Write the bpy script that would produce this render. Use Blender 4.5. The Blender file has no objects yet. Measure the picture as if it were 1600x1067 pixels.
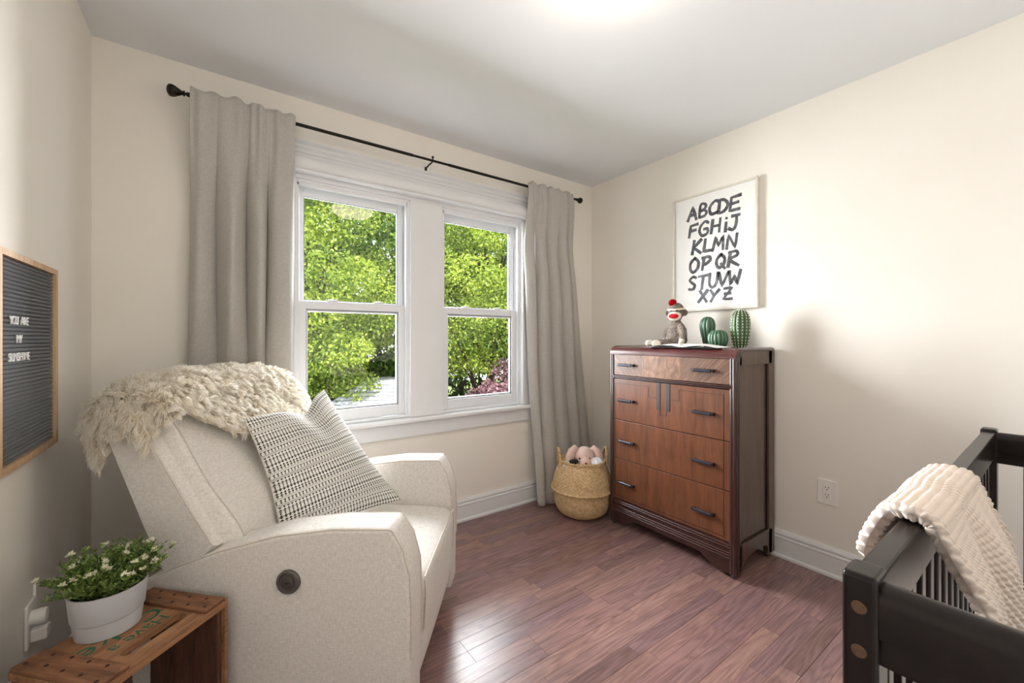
import bpy, bmesh, math, random
import numpy as np
from mathutils import Vector, Matrix

random.seed(7)
rng = np.random.default_rng(7)
scene = bpy.context.scene
COL = scene.collection
PI = math.pi

# ------------------------------------------------------------------ camera
cam_d = bpy.data.cameras.new('camera')
cam = bpy.data.objects.new('camera', cam_d)
COL.objects.link(cam)
cam.location = (.424, -2.386, 1.195)
cam.rotation_euler = (PI / 2, 0, -math.radians(35.5))
cam_d.sensor_width = 36
cam_d.lens = 644. * 36 / 1600
cam_d.shift_y = -(533.5 - 528.4) / 1600
cam_d.clip_start = .02
scene.camera = cam

# ------------------------------------------------------------------ sky, sun, exposure
world = bpy.data.worlds.new('sky')
scene.world = world
world.use_nodes = True
_bg = world.node_tree.nodes['Background']
_bg.inputs[0].default_value = (.86, .93, 1., 1)
_bg.inputs[1].default_value = 2.4
sun_d = bpy.data.lights.new('sun', 'SUN')
sun_d.energy = 8.5
sun_d.angle = math.radians(1.5)
sun_d.color = (1, .96, .88)
sun = bpy.data.objects.new('sun', sun_d)
COL.objects.link(sun)
sun.rotation_euler = Vector((.35, .62, -.75)).to_track_quat('-Z', 'Y').to_euler()
# added unseen area lamp in the garden, standing in for sky light indoors
fill_d = bpy.data.lights.new('added_sky_fill', 'AREA')
fill_d.shape = 'RECTANGLE'
fill_d.size, fill_d.size_y = 3.6, 2.4
fill_d.energy = 1150.
fill_d.color = (.96, .98, 1.)
fill_lamp = bpy.data.objects.new('added_sky_fill', fill_d)
COL.objects.link(fill_lamp)
fill_lamp.location = (1.5, 2.2, 1.9)
fill_lamp.rotation_euler = Vector((0, -1, 0)).to_track_quat('-Z', 'Y').to_euler()
LAMP_STRENGTH = 10.5
vs = scene.view_settings
vs.view_transform = 'Standard'
vs.look = 'None'
vs.gamma = 1
vs.use_curve_mapping = False
vs.exposure = .42
scene.cycles.max_bounces = 10
scene.cycles.diffuse_bounces = 6
scene.cycles.glossy_bounces = 4
scene.cycles.transmission_bounces = 6
scene.cycles.transparent_max_bounces = 8
scene.cycles.sample_clamp_indirect = 6
scene.cycles.caustics_reflective = False
scene.cycles.caustics_refractive = False

# ------------------------------------------------------------------ helpers
def lin(c):
    c = c / 255.
    return c / 12.92 if c <= .04045 else ((c + .055) / 1.055) ** 2.4

def rgb(r, g, b):
    return (lin(r), lin(g), lin(b), 1)

class NT:
    def __init__(s, name):
        s.m = bpy.data.materials.new(name)
        s.m.use_nodes = True
        s.t = s.m.node_tree
        s.b = s.t.nodes['Principled BSDF']
        s.out = s.t.nodes['Material Output']
    def n(s, typ, **kw):
        nd = s.t.nodes.new(typ)
        for k, v in kw.items():
            setattr(nd, k, v)
        return nd
    def l(s, a, b):
        s.t.links.new(a, b)
    def coord(s, kind='Object', scale=(1, 1, 1), offset=None):
        tc = s.n('ShaderNodeTexCoord')
        mp = s.n('ShaderNodeMapping')
        mp.inputs['Scale'].default_value = scale
        s.l(tc.outputs[kind], mp.inputs['Vector'])
        if offset is not None:
            s.l(offset, mp.inputs['Location'])
        return mp.outputs[0]
    def noise(s, vec, scale, detail=3, rough=.5, dist=0):
        nz = s.n('ShaderNodeTexNoise')
        nz.inputs['Scale'].default_value = scale
        nz.inputs['Detail'].default_value = detail
        nz.inputs['Roughness'].default_value = rough
        nz.inputs['Distortion'].default_value = dist
        if vec is not None:
            s.l(vec, nz.inputs['Vector'])
        return nz.outputs[0]
    def ramp(s, fac, stops):
        r = s.n('ShaderNodeValToRGB')
        el = r.color_ramp.elements
        while len(el) < len(stops):
            el.new(.5)
        for e, (p, c) in zip(el, stops):
            e.position = p
            e.color = c
        s.l(fac, r.inputs[0])
        return r.outputs[0]
    def mix(s, fac, a, b, blend='MIX'):
        m = s.n('ShaderNodeMix', data_type='RGBA', blend_type=blend)
        for sock, v in ((m.inputs[0], fac), (m.inputs[6], a), (m.inputs[7], b)):
            if hasattr(v, 'is_linked'):
                s.l(v, sock)
            else:
                sock.default_value = v
        return m.outputs[2]
    def bump(s, h, strength=.2, dist=.002):
        bp = s.n('ShaderNodeBump')
        bp.inputs['Strength'].default_value = strength
        bp.inputs['Distance'].default_value = dist
        s.l(h, bp.inputs['Height'])
        s.l(bp.outputs[0], s.b.inputs['Normal'])
    def set(s, color=None, rough=None, metal=None, spec=None, **kw):
        if color is not None:
            if hasattr(color, 'is_linked'):
                s.l(color, s.b.inputs['Base Color'])
            else:
                s.b.inputs['Base Color'].default_value = color
        if rough is not None:
            s.b.inputs['Roughness'].default_value = rough
        if metal is not None:
            s.b.inputs['Metallic'].default_value = metal
        if spec is not None:
            s.b.inputs['Specular IOR Level'].default_value = spec
        for k, v in kw.items():
            s.b.inputs[k].default_value = v
        return s.m

def plain(name, c, rough=.5, metal=0, spec=.5, var=.06, nscale=30, bump=0):
    t = NT(name)
    v = t.coord()
    nz = t.noise(v, nscale, 3)
    dark = (c[0] * (1 - var), c[1] * (1 - var), c[2] * (1 - var), 1)
    lite = (min(1, c[0] * (1 + var)), min(1, c[1] * (1 + var)), min(1, c[2] * (1 + var)), 1)
    col = t.ramp(nz, [(.3, dark), (.7, lite)])
    if bump:
        t.bump(t.noise(v, nscale * 4, 2), bump)
    return t.set(col, rough, metal, spec)

def wood(name, dark, mid, light, axis=0, scale=1., rough=.4, stretch=14, bump=.08, coat=0, wear=0):
    """grain runs along local axis"""
    t = NT(name)
    oi = t.n('ShaderNodeObjectInfo')
    off = t.n('ShaderNodeVectorMath', operation='SCALE')
    cmb = t.n('ShaderNodeCombineXYZ')
    for i in range(3):
        t.l(oi.outputs['Random'], cmb.inputs[i])
    t.l(cmb.outputs[0], off.inputs[0])
    off.inputs['Scale'].default_value = 37.
    sc = [stretch * scale] * 3
    sc[axis] = scale * 1.3
    v = t.coord('Object', tuple(sc), off.outputs[0])
    a = t.noise(v, 1.6, 5, .6, .6)
    b = t.noise(v, 7., 4, .65, .2)
    m = t.n('ShaderNodeMath', operation='MULTIPLY_ADD')
    m.inputs[1].default_value = .35
    t.l(b, m.inputs[0]); 
    m2 = t.n('ShaderNodeMath', operation='MULTIPLY')
    m2.inputs[1].default_value = .65
    t.l(a, m2.inputs[0]); t.l(m2.outputs[0], m.inputs[2])
    col = t.ramp(m.outputs[0], [(.33, dark), (.5, mid), (.68, light)])
    if wear:
        w = t.noise(t.coord('Object', (1, 1, 1), off.outputs[0]), 9, 4, .6)
        wf = t.ramp(w, [(.55, (0, 0, 0, 1)), (.75, (wear, wear, wear, 1))])
        col = t.mix(wf, col, (dark[0] * .4, dark[1] * .4, dark[2] * .4, 1))
    t.bump(b, bump, .001)
    m = t.set(col, rough)
    if coat:
        t.b.inputs['Coat Weight'].default_value = coat
        t.b.inputs['Coat Roughness'].default_value = .12
    return m

def fabric(name, c, rough=.9, var=.14, scale=420, sheen=.25, bump=.25):
    t = NT(name)
    v1 = t.coord('Object', (1, 1, .25))
    v2 = t.coord('Object', (.25, .25, 1))
    a = t.noise(v1, scale, 2, .6)
    b = t.noise(v2, scale, 2, .6)
    m = t.n('ShaderNodeMath', operation='ADD')
    t.l(a, m.inputs[0]); t.l(b, m.inputs[1])
    h = t.n('ShaderNodeMath', operation='MULTIPLY')
    h.inputs[1].default_value = .5
    t.l(m.outputs[0], h.inputs[0])
    d = tuple(x * (1 - var) for x in c[:3]) + (1,)
    li = tuple(min(1, x * (1 + var * .7)) for x in c[:3]) + (1,)
    col = t.ramp(h.outputs[0], [(.38, d), (.62, li)])
    t.bump(h.outputs[0], bump, .0012)
    return t.set(col, rough, 0, .2, **{'Sheen Weight': sheen})

class MB:
    """collects geometry for ONE mesh object"""
    def __init__(s):
        s.v = []; s.f = []
    def add(s, V, F, M=None):
        o = len(s.v)
        for p in V:
            if M is not None:
                p = M @ Vector(p)
            s.v.append((p[0], p[1], p[2]))
        s.f += [tuple(i + o for i in f) for f in F]
        return s
    def box(s, x0, x1, y0, y1, z0, z1, M=None):
        V = [(x, y, z) for z in (z0, z1) for y in (y0, y1) for x in (x0, x1)]
        F = [(0, 2, 3, 1), (4, 5, 7, 6), (0, 1, 5, 4), (2, 6, 7, 3), (0, 4, 6, 2), (1, 3, 7, 5)]
        return s.add(V, F, M)
    def prism(s, pts, h0, h1, axis='z', M=None):
        """outline pts (2D, ccw) extruded along axis"""
        n = len(pts)
        def P(a, b, h):
            return {'z': (a, b, h), 'y': (a, h, b), 'x': (h, a, b)}[axis]
        V = [P(a, b, h0) for a, b in pts] + [P(a, b, h1) for a, b in pts]
        F = [tuple(range(n - 1, -1, -1)), tuple(range(n, 2 * n))]
        F += [(i, (i + 1) % n, n + (i + 1) % n, n + i) for i in range(n)]
        return s.add(V, F, M)
    def tube(s, pts, r, n=8, cap=True, M=None):
        pts = [Vector(p) for p in pts]
        rs = r if isinstance(r, (list, tuple)) else [r] * len(pts)
        V = []; F = []
        up = None
        for i, p in enumerate(pts):
            d = (pts[min(i + 1, len(pts) - 1)] - pts[max(i - 1, 0)]).normalized()
            if up is None:
                up = Vector((0, 0, 1)) if abs(d.z) < .9 else Vector((1, 0, 0))
            x = d.cross(up).normalized()
            y = x.cross(d).normalized()
            up = y
            for k in range(n):
                a = 2 * PI * k / n
                V.append(p + (x * math.cos(a) + y * math.sin(a)) * rs[i])
        for i in range(len(pts) - 1):
            for k in range(n):
                F.append((i * n + k, i * n + (k + 1) % n, (i + 1) * n + (k + 1) % n, (i + 1) * n + k))
        if cap:
            F.append(tuple(range(n - 1, -1, -1)))
            F.append(tuple((len(pts) - 1) * n + k for k in range(n)))
        return s.add(V, F, M)
    def lathe(s, prof, n=32, M=None, rx=1, ry=1):
        """prof [(r,z)] about local z"""
        V = []; F = []
        for r, z in prof:
            for k in range(n):
                a = 2 * PI * k / n
                V.append((r * rx * math.cos(a), r * ry * math.sin(a), z))
        for i in range(len(prof) - 1):
            for k in range(n):
                F.append((i * n + k, i * n + (k + 1) % n, (i + 1) * n + (k + 1) % n, (i + 1) * n + k))
        if prof[0][0] > 1e-5:
            F.append(tuple(range(n - 1, -1, -1)))
        if prof[-1][0] > 1e-5:
            F.append(tuple((len(prof) - 1) * n + k for k in range(n)))
        return s.add(V, F, M)
    def grid(s, fn, nu, nv, cu=False, M=None):
        V = [fn(i / (nu if cu else nu - 1), j / (nv - 1)) for j in range(nv) for i in range(nu)]
        F = []
        for j in range(nv - 1):
            for i in range(nu if cu else nu - 1):
                F.append((j * nu + i, j * nu + (i + 1) % nu, (j + 1) * nu + (i + 1) % nu, (j + 1) * nu + i))
        return s.add(V, F, M)
    def ball(s, c, r, n=20, m=12, M=None):
        if not isinstance(r, (tuple, list)):
            r = (r, r, r)
        prof = [(math.sin(PI * i / m), -math.cos(PI * i / m)) for i in range(m + 1)]
        mt = Matrix.Translation(c) @ Matrix.Diagonal((r[0], r[1], r[2], 1))
        return s.lathe([(max(a, 1e-4), b) for a, b in prof], n, (M @ mt) if M is not None else mt)
    def build(s, name, mat, parent=None, loc=(0, 0, 0), rot=(0, 0, 0), smooth=None, bevel=0, seg=2, sub=0, solid=0):
        me = bpy.data.meshes.new(name)
        me.from_pydata(s.v, [], s.f)
        return fin(name, me, mat, parent, loc, rot, smooth, bevel, seg, sub, solid)

def fin(name, me, mat, parent=None, loc=(0, 0, 0), rot=(0, 0, 0), smooth=None, bevel=0, seg=2, sub=0, solid=0, fixn=True):
    me.validate()
    if fixn and len(me.polygons) < 30000:
        bm = bmesh.new(); bm.from_mesh(me)
        bmesh.ops.remove_doubles(bm, verts=bm.verts, dist=1e-6)
        bmesh.ops.recalc_face_normals(bm, faces=bm.faces)
        bm.to_mesh(me); bm.free()
    if mat is not None:
        me.materials.append(mat)
    if smooth is not None:
        me.shade_smooth()
        if smooth < 179:
            me.set_sharp_from_angle(angle=math.radians(smooth))
    me.update()
    o = bpy.data.objects.new(name, me)
    COL.objects.link(o)
    o.location = loc
    o.rotation_euler = rot
    if parent is not None:
        o.parent = parent
    if solid:
        md = o.modifiers.new('thickness', 'SOLIDIFY'); md.thickness = solid; md.offset = 0
    if bevel:
        md = o.modifiers.new('edge', 'BEVEL'); md.width = bevel; md.segments = seg
        md.limit_method = 'ANGLE'; md.angle_limit = math.radians(38); md.use_clamp_overlap = True
    if sub:
        md = o.modifiers.new('sub', 'SUBSURF'); md.levels = sub; md.render_levels = sub
    return o

def np_mesh(name, V, F, mat, parent=None, loc=(0, 0, 0), rot=(0, 0, 0), smooth=None, color=None):
    """V (n,3) float, F (m,k) int"""
    V = np.asarray(V, dtype=np.float32); F = np.asarray(F, dtype=np.int32)
    me = bpy.data.meshes.new(name)
    me.vertices.add(len(V)); me.vertices.foreach_set('co', V.ravel())
    k = F.shape[1]
    me.loops.add(F.size); me.loops.foreach_set('vertex_index', F.ravel())
    me.polygons.add(len(F))
    me.polygons.foreach_set('loop_start', np.arange(0, F.size, k, dtype=np.int32))
    me.polygons.foreach_set('loop_total', np.full(len(F), k, dtype=np.int32))
    me.update(calc_edges=True)
    if color is not None:
        at = me.color_attributes.new('Col', 'FLOAT_COLOR', 'POINT')
        at.data.foreach_set('color', np.asarray(color, dtype=np.float32).ravel())
    return fin(name, me, mat, parent, loc, rot, smooth, fixn=False)

def tag(o, label=None, cat=None, group=None, kind=None):
    if label: o['label'] = label
    if cat: o['category'] = cat
    if group: o['group'] = group
    if kind: o['kind'] = kind
    return o

def thing(name, label, cat, loc=(0, 0, 0), rotz=0, group=None, kind=None):
    o = bpy.data.objects.new(name, None)
    COL.objects.link(o)
    o.empty_display_size = .05
    o.location = loc
    o.rotation_euler = (0, 0, rotz)
    return tag(o, label, cat, group, kind)

def blob(name, mb, mat, voxel, parent=None, smooth_it=6, **kw):
    """fuse overlapping closed shapes into one continuous surface"""
    me = bpy.data.meshes.new('tmp'); me.from_pydata(mb.v, [], mb.f)
    bm = bmesh.new(); bm.from_mesh(me); bmesh.ops.recalc_face_normals(bm, faces=bm.faces); bm.to_mesh(me); bm.free()
    ob = bpy.data.objects.new('tmp', me); COL.objects.link(ob)
    r = ob.modifiers.new('r', 'REMESH'); r.mode = 'VOXEL'; r.voxel_size = voxel
    sm = ob.modifiers.new('s', 'SMOOTH'); sm.iterations = smooth_it; sm.factor = .5
    dg = bpy.context.evaluated_depsgraph_get()
    m2 = bpy.data.meshes.new_from_object(ob.evaluated_get(dg))
    bpy.data.objects.remove(ob); bpy.data.meshes.remove(me)
    m2.name = name
    m2.materials.clear()
    return fin(name, m2, mat, parent, smooth=180, fixn=False, **kw)

def text_mesh(txt, size, extrude=0.0005, align='CENTER'):
    cu = bpy.data.curves.new('t', 'FONT'); cu.body = txt; cu.size = size
    cu.align_x = align; cu.align_y = 'CENTER'; cu.extrude = extrude; cu.resolution_u = 3
    ob = bpy.data.objects.new('t', cu); COL.objects.link(ob)
    dg = bpy.context.evaluated_depsgraph_get()
    me = bpy.data.meshes.new_from_object(ob.evaluated_get(dg))
    bpy.data.objects.remove(ob)
    return me

def rrect(w, h, r, n=5, cx=0, cy=0):
    pts = []
    for sx, sy, a0 in ((1, 1, 0), (-1, 1, 90), (-1, -1, 180), (1, -1, 270)):
        for k in range(n):
            a = math.radians(a0 + 90 * k / (n - 1))
            pts.append((cx + sx * (w / 2 - r) + r * math.cos(a), cy + sy * (h / 2 - r) + r * math.sin(a)))
    return pts

def vnoise(x, seed=0):
    """smooth 1-D noise"""
    i = math.floor(x); f = x - i; f = f * f * (3 - 2 * f)
    def h(k): return math.sin((k + seed * 17.3) * 127.1) * 43758.5453 % 1
    return h(i) * (1 - f) + h(i + 1) * f

def lerp(a, b, t): return a + (b - a) * t

def interp(x, xs, ys):
    return float(np.interp(x, xs, ys))

def sstep(a, b, x):
    t = min(1, max(0, (x - a) / (b - a))); return t * t * (3 - 2 * t)

# ------------------------------------------------------------------ materials
M_wall = plain('cream_paint', rgb(235, 230, 222), .75, 0, .25, .012, 3, .04)
M_ceil = plain('ceiling_paint', rgb(228, 230, 233), .85, 0, .2, .012, 2, .05)
M_trim = plain('white_gloss_paint', rgb(224, 225, 227), .42, 0, .45, .01, 8)
M_vinyl = plain('white_vinyl', rgb(226, 228, 232), .4, 0, .45, .01, 8)
M_blackmetal = plain('black_metal', rgb(34, 30, 27), .38, .7, .5, .2, 60)

# ================================================================== THE ROOM
W, D, H, TH = 2.936, 3.06, 2.44, .14

# ---- floor: laminate strips, each its own piece
floor = tag(MB().box(-.1, W + .1, -D - .1, .1, -.08, -.006).build('floor', plain('floor_gap', rgb(40, 27, 24), .8)), kind='structure')

def floor_material():
    t = NT('laminate_strip')
    oi = t.n('ShaderNodeObjectInfo')
    cmb = t.n('ShaderNodeCombineXYZ')
    for i in range(3):
        t.l(oi.outputs['Random'], cmb.inputs[i])
    sc = t.n('ShaderNodeVectorMath', operation='SCALE'); sc.inputs['Scale'].default_value = 61.
    t.l(cmb.outputs[0], sc.inputs[0])
    v = t.coord('Object', (1.6, 15, 15), sc.outputs[0])
    v2 = t.coord('Object', (2.2, 60, 60), sc.outputs[0])
    wv = t.n('ShaderNodeTexNoise'); wv.inputs['Scale'].default_value = 1.15; wv.inputs['Detail'].default_value = 1.5
    t.l(v, wv.inputs['Vector'])
    # cathedral rings from contour lines of a stretched noise
    mu = t.n('ShaderNodeMath', operation='MULTIPLY'); mu.inputs[1].default_value = 9.
    t.l(wv.outputs[0], mu.inputs[0])
    fr = t.n('ShaderNodeMath', operation='FRACT'); t.l(mu.outputs[0], fr.inputs[0])
    ring = t.ramp(fr.outputs[0], [(0, (.5, .5, .5, 1)), (.55, (1, 1, 1, 1)), (.9, (.35, .35, .35, 1)), (1., (.5, .5, .5, 1))])
    fine = t.noise(v2, 2.2, 4, .65)
    base = t.ramp(oi.outputs['Random'], [(0, rgb(126, 99, 97)), (.25, rgb(160, 126, 118)), (.5, rgb(148, 115, 113)),
                                        (.75, rgb(136, 108, 110)), (1, rgb(172, 136, 126))])
    c1 = t.mix(.42, base, ring, 'MULTIPLY')
    c2 = t.mix(.55, c1, t.ramp(fine, [(.3, (.55, .52, .52, 1)), (.62, (1.1, 1.06, 1.04, 1))]), 'MULTIPLY')
    t.bump(fine, .10, .0006)
    return t.set(c2, .27, 0, .5)
M_floor = floor_material()
_pc = {}
def plank_mesh(L, w):
    key = (round(L, 3), round(w, 3))
    if key not in _pc:
        g = .0006
        V = [(0, 0, -.006), (L, 0, -.006), (L, w, -.006), (0, w, -.006),
             (0, 0, -.0012), (L, 0, -.0012), (L, w, -.0012), (0, w, -.0012),
             (g, g, 0), (L - g, g, 0), (L - g, w - g, 0), (g, w - g, 0)]
        F = [(0, 1, 5, 4), (1, 2, 6, 5), (2, 3, 7, 6), (3, 0, 4, 7), (4, 5, 9, 8), (5, 6, 10, 9), (6, 7, 11, 10), (7, 4, 8, 11), (8, 9, 10, 11)]
        me = bpy.data.meshes.new('strip'); me.from_pydata(V, [], F); me.materials.append(M_floor); me.update()
        _pc[key] = me
    return _pc[key]
rw = .0656
yb = [0.] + [-.0226 - rw * k for k in range(0, 47)]
yb = [y for y in yb if y > -D + .01] + [-D]
prng = random.Random(11)
for r in range(len(yb) - 1):
    y1, y0 = yb[r], yb[r + 1]
    board = ((r - 1) % 3 == 2)
    x = 0.
    first = True
    while x < W - .01:
        L = prng.choice((.42, .5, .56, .62, .68))
        if first:
            L = prng.choice((.2, .3, .4, .5, .6)); first = False
        if W - x - L < .12:
            L = W - x
        gap = .0007 if board else .0
        w = y1 - y0 - gap
        o = bpy.data.objects.new('floor_strip', plank_mesh(L - .0003, w)); COL.objects.link(o)
        o.location = (x, y0 + gap, 0); o.parent = floor
        x += L

# ---- walls
def wall(name, *boxes):
    b = MB()
    for bx in boxes: b.box(*bx)
    return tag(b.build(name, M_wall), kind='structure')
OX0, OX1, OZ0, OZ1 = .70, 2.27, .70, 2.09
wall('wall_back', (-TH, OX0, 0, TH, -.08, H), (OX1, W + TH, 0, TH, -.08, H), (OX0, OX1, 0, TH, -.08, OZ0), (OX0, OX1, 0, TH, OZ1, H))
wall('wall_left', (-TH, 0, -D, 0, -.08, H))
wall('wall_right', (W, W + TH, -D, 0, -.08, H))
wall('wall_front', (-TH, W + TH, -D - TH, -D, -.08, H))
tag(MB().box(-TH, W + TH, -D - TH, TH, H, H + .12).build('ceiling', M_ceil), kind='structure')

# ---- baseboards
bprof = [(0, 0), (.021, 0), (.021, .012), (.015, .021), (.0135, .100), (.0155, .104), (.0155, .110), (.009, .117),
         (.0145, .124), (.0145, .131), (.008, .147), (0, .147)]
def baseboard(name, p0, p1, nrm):
    n = len(bprof)
    V = []; 
    for p in (p0, p1):
        V += [(p[0] + nrm[0] * d, p[1] + nrm[1] * d, z) for d, z in bprof]
    F = [(i, (i + 1) % n, n + (i + 1) % n, n + i) for i in range(n)] + [tuple(range(n)), tuple(range(2 * n - 1, n - 1, -1))]
    b = MB(); b.add(V, F)
    tag(b.build(name, M_trim), kind='structure')
baseboard('baseboard_back', (0, 0), (W, 0), (0, -1))
baseboard('baseboard_right', (W, 0), (W, -D), (-1, 0))
baseboard('baseboard_left', (0, 0), (0, -D), (1, 0))
baseboard('baseboard_front', (0, -D), (W, -D), (0, 1))

# ---- windows (double hung)
def clear_glass(name, rough):
    t = NT(name)
    tr = t.n('ShaderNodeBsdfTransparent'); gl = t.n('ShaderNodeBsdfGlossy'); gl.inputs['Roughness'].default_value = rough
    lw = t.n('ShaderNodeLayerWeight'); lw.inputs['Blend'].default_value = .5
    pw = t.n('ShaderNodeMath', operation='POWER'); pw.inputs[1].default_value = 4.5; t.l(lw.outputs['Facing'], pw.inputs[0])
    ma = t.n('ShaderNodeMath', operation='MULTIPLY_ADD'); ma.inputs[1].default_value = .45; ma.inputs[2].default_value = .022; t.l(pw.outputs[0], ma.inputs[0])
    mx = t.n('ShaderNodeMixShader')
    t.l(ma.outputs[0], mx.inputs[0]); t.l(tr.outputs[0], mx.inputs[1]); t.l(gl.outputs[0], mx.inputs[2])
    t.l(mx.outputs[0], t.out.inputs['Surface'])
    return t.m
M_glass = clear_glass('window_glass', .01)
M_seal = plain('grey_seal', rgb(120, 124, 130), .6)

def frame_mb(x0, x1, z0, z1, y0, y1, l, r, b, t):
    m = MB()
    m.box(x0, x0 + l, y0, y1, z0, z1); m.box(x1 - r, x1, y0, y1, z0, z1)
    m.box(x0 + l, x1 - r, y0, y1, z0, z0 + b); m.box(x0 + l, x1 - r, y0, y1, z1 - t, z1)
    return m
def window(n, x0, x1):
    wd = thing('window_%d' % n, None, None, ((x0 + x1) / 2, 0, .72), kind='structure')
    off = wd.location
    loc = tuple(-c for c in off)
    z0, z1 = .722, 2.03
    # stepped jamb frame
    j = frame_mb(x0, x1, z0, z1, .0, .135, .014, .014, .014, .02)
    j.box(x0 + .014, x0 + .026, .004, .024, z0, z1 - .02); j.box(x1 - .026, x1 - .014, .004, .024, z0, z1 - .02)
    j.box(x0 + .014, x1 - .014, .004, .024, z1 - .036, z1 - .02)
    j.box(x0 + .014, x0 + .022, .058, .062, z0, z1); j.box(x1 - .022, x1 - .014, .058, .062, z0, z1)
    j.build('frame', M_vinyl, wd, loc, bevel=.002)
    a, b = x0 + .016, x1 - .016
    # upper sash behind, lower sash in front
    up = frame_mb(a, b, 1.365, z1 - .02, .062, .092, .040, .040, .036, .052).build('upper_sash', M_vinyl, wd, loc, bevel=.003)
    mb = frame_mb(a + .038, b - .038, 1.40, z1 - .070, .070, .076, .006, .006, .004, .006)
    mb.build('glazing_bead', M_seal, up)
    lo = frame_mb(a, b, .738, 1.394, .026, .056, .046, .046, .060, .042).build('lower_sash', M_vinyl, wd, loc, bevel=.003)
    frame_mb(a + .043, b - .043, .795, 1.357, .034, .040, .006, .006, .006, .010).build('glazing_bead', M_seal, lo)
    frame_mb(a + .046, b - .046, .798, 1.352, .041, .055, .010, .010, .010, .014).build('inner_rim', M_vinyl, lo)
    MB().box(a + .036, b - .036, .078, .082, 1.398, z1 - .068).build('pane', M_glass, up)
    MB().box(a + .042, b - .042, .0435, .0475, .794, 1.356).build('pane', M_glass, lo)
    # sash locks on the meeting rail
    for q in (.3, .72):
        k = MB(); cx = lerp(a, b, q)
        k.box(cx - .028, cx + .028, .030, .054, 1.394, 1.400); k.tube([(cx - .02, .042, 1.403), (cx + .026, .036, 1.404)], .004, 8)
        k.lathe([(.010, 1.398), (.010, 1.407), (.006, 1.410)], 12, Matrix.Translation((cx, .042, 0)))
        k.build('sash_lock', M_vinyl, lo, smooth=40)
    for q in (x1 - .022,):   # balance cover strip
        MB().box(q - .002, q + .008, .062, .070, 1.40, 1.86).build('balance_cover', M_vinyl, wd, loc)
    return wd
window(1, .742, 1.370)
window(2, 1.572, 2.205)

# ---- casing, sill, apron
c = MB()
c.box(1.366, 1.576, -.018, .12, .720, 2.0245)           # mullion post between the windows
tr1 = tag(c.build('trim_1', M_trim, bevel=.002), kind='structure')
m = MB(); m.box(.60, .746, -.018, .12, .720, 2.0245)
tag(m.build('trim_2', M_trim, bevel=.002), kind='structure')
m = MB(); m.box(2.200, 2.372, -.018, .12, .720, 2.0245); m.box(2.200, 2.214, -.030, -.016, .720, 2.03)
tag(m.build('trim_3', M_trim, bevel=.002), kind='structure')
# head casing with crown ridges: profile extruded along x
hp = [(0, 2.025), (-.018, 2.025), (-.018, 2.045), (-.020, 2.05), (-.020, 2.150), (-.028, 2.156), (-.028, 2.164), (-.022, 2.170), (-.034, 2.180),
      (-.034, 2.190), (-.028, 2.195), (-.044, 2.205), (-.044, 2.212), (0, 2.222)]
m = MB(); m.prism(hp, .585, 2.39, 'x'); m.box(.742, 2.205, 0, .12, 2.028, 2.09)
tag(m.build('trim_4', M_trim), kind='structure')
sp = [(.12, .690), (-.048, .690), (-.056, .697), (-.056, .711), (-.050, .718), (.12, .722)]
m = MB(); m.prism(sp, .57, 2.395, 'x')
tag(m.build('trim_5', M_trim, bevel=.0015), kind='structure')
m = MB(); m.box(.60, 2.37, -.020, .0, .604, .690)
tag(m.build('trim_6', M_trim, bevel=.003), kind='structure')

# ================================================================== WINDOW DRESSING
# ---- raised blind
bl = thing('roller_blind', 'white window blind pulled fully up under the head casing', 'blind', (1.48, -.03, 2.05))
cas = []
for k in range(13):
    a = math.radians(-100 + 200 * k / 12)
    cas.append((-.046 - .026 * math.cos(a), 2.092 + .036 * math.sin(a)))
cas = [(-.021, 2.055)] + cas + [(-.021, 2.130)]
L0 = tuple(-x for x in bl.location)
m = MB(); m.prism(cas, .64, 2.295, 'x'); m.build('rolled_shade', M_trim, bl, L0, smooth=35)
m = MB(); m.box(.64, 2.293, -.062, -.030, 2.046, 2.058); m.build('bottom_bar', M_vinyl, bl, L0, bevel=.002)
for x in (.634, 2.293):
    m = MB(); m.prism([(p[0], p[1]) for p in cas], x, x + .006, 'x'); m.build('end_cap', M_vinyl, bl, L0)
m = MB(); m.tube([(2.283, -.058, 2.06), (2.283, -.06, 1.7), (2.283, -.058, 1.30)], .006, 8); m.tube([(2.283, -.058, 1.32), (2.283, -.058, 1.225)], .008, 8)
m.build('wand', M_vinyl, bl, L0, smooth=40)

# ---- curtain rod
ry, rz = -.092, 2.262
rod = thing('curtain_rod', 'thin black curtain rod with bulb finials above the windows', 'curtain rod', (1.48, ry, rz))
L0 = (-1.48, -ry, -rz)
m = MB(); m.tube([(.318, ry, rz), (1.35, ry, rz)], .0085, 12); m.build('pole', M_blackmetal, rod, L0, smooth=40)
m = MB(); m.tube([(1.30, ry, rz), (1.63, ry, rz)], .0070, 12); m.build('pole', M_blackmetal, rod, L0, smooth=40)
m = MB(); m.tube([(1.58, ry, rz), (2.665, ry, rz)], .0085, 12); m.build('pole', M_blackmetal, rod, L0, smooth=40)
fp = [(.0095, 0), (.0095, .008), (.006, .010), (.006, .014), (.012, .016), (.012, .021), (.008, .024), (.014, .034), (.023, .050), (.0255, .060), (.023, .070), (.014, .076), (.0001, .079)]
for x, s in ((.322, -1), (2.655, 1)):
    m = MB(); k = 1 if s < 0 else .9
    m.lathe([(r * k, z * k) for r, z in fp], 9, Matrix.Translation((x, ry, rz)) @ Matrix.Rotation(s * PI / 2, 4, 'Y'))
    m.build('finial', M_blackmetal, rod, L0)
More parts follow.
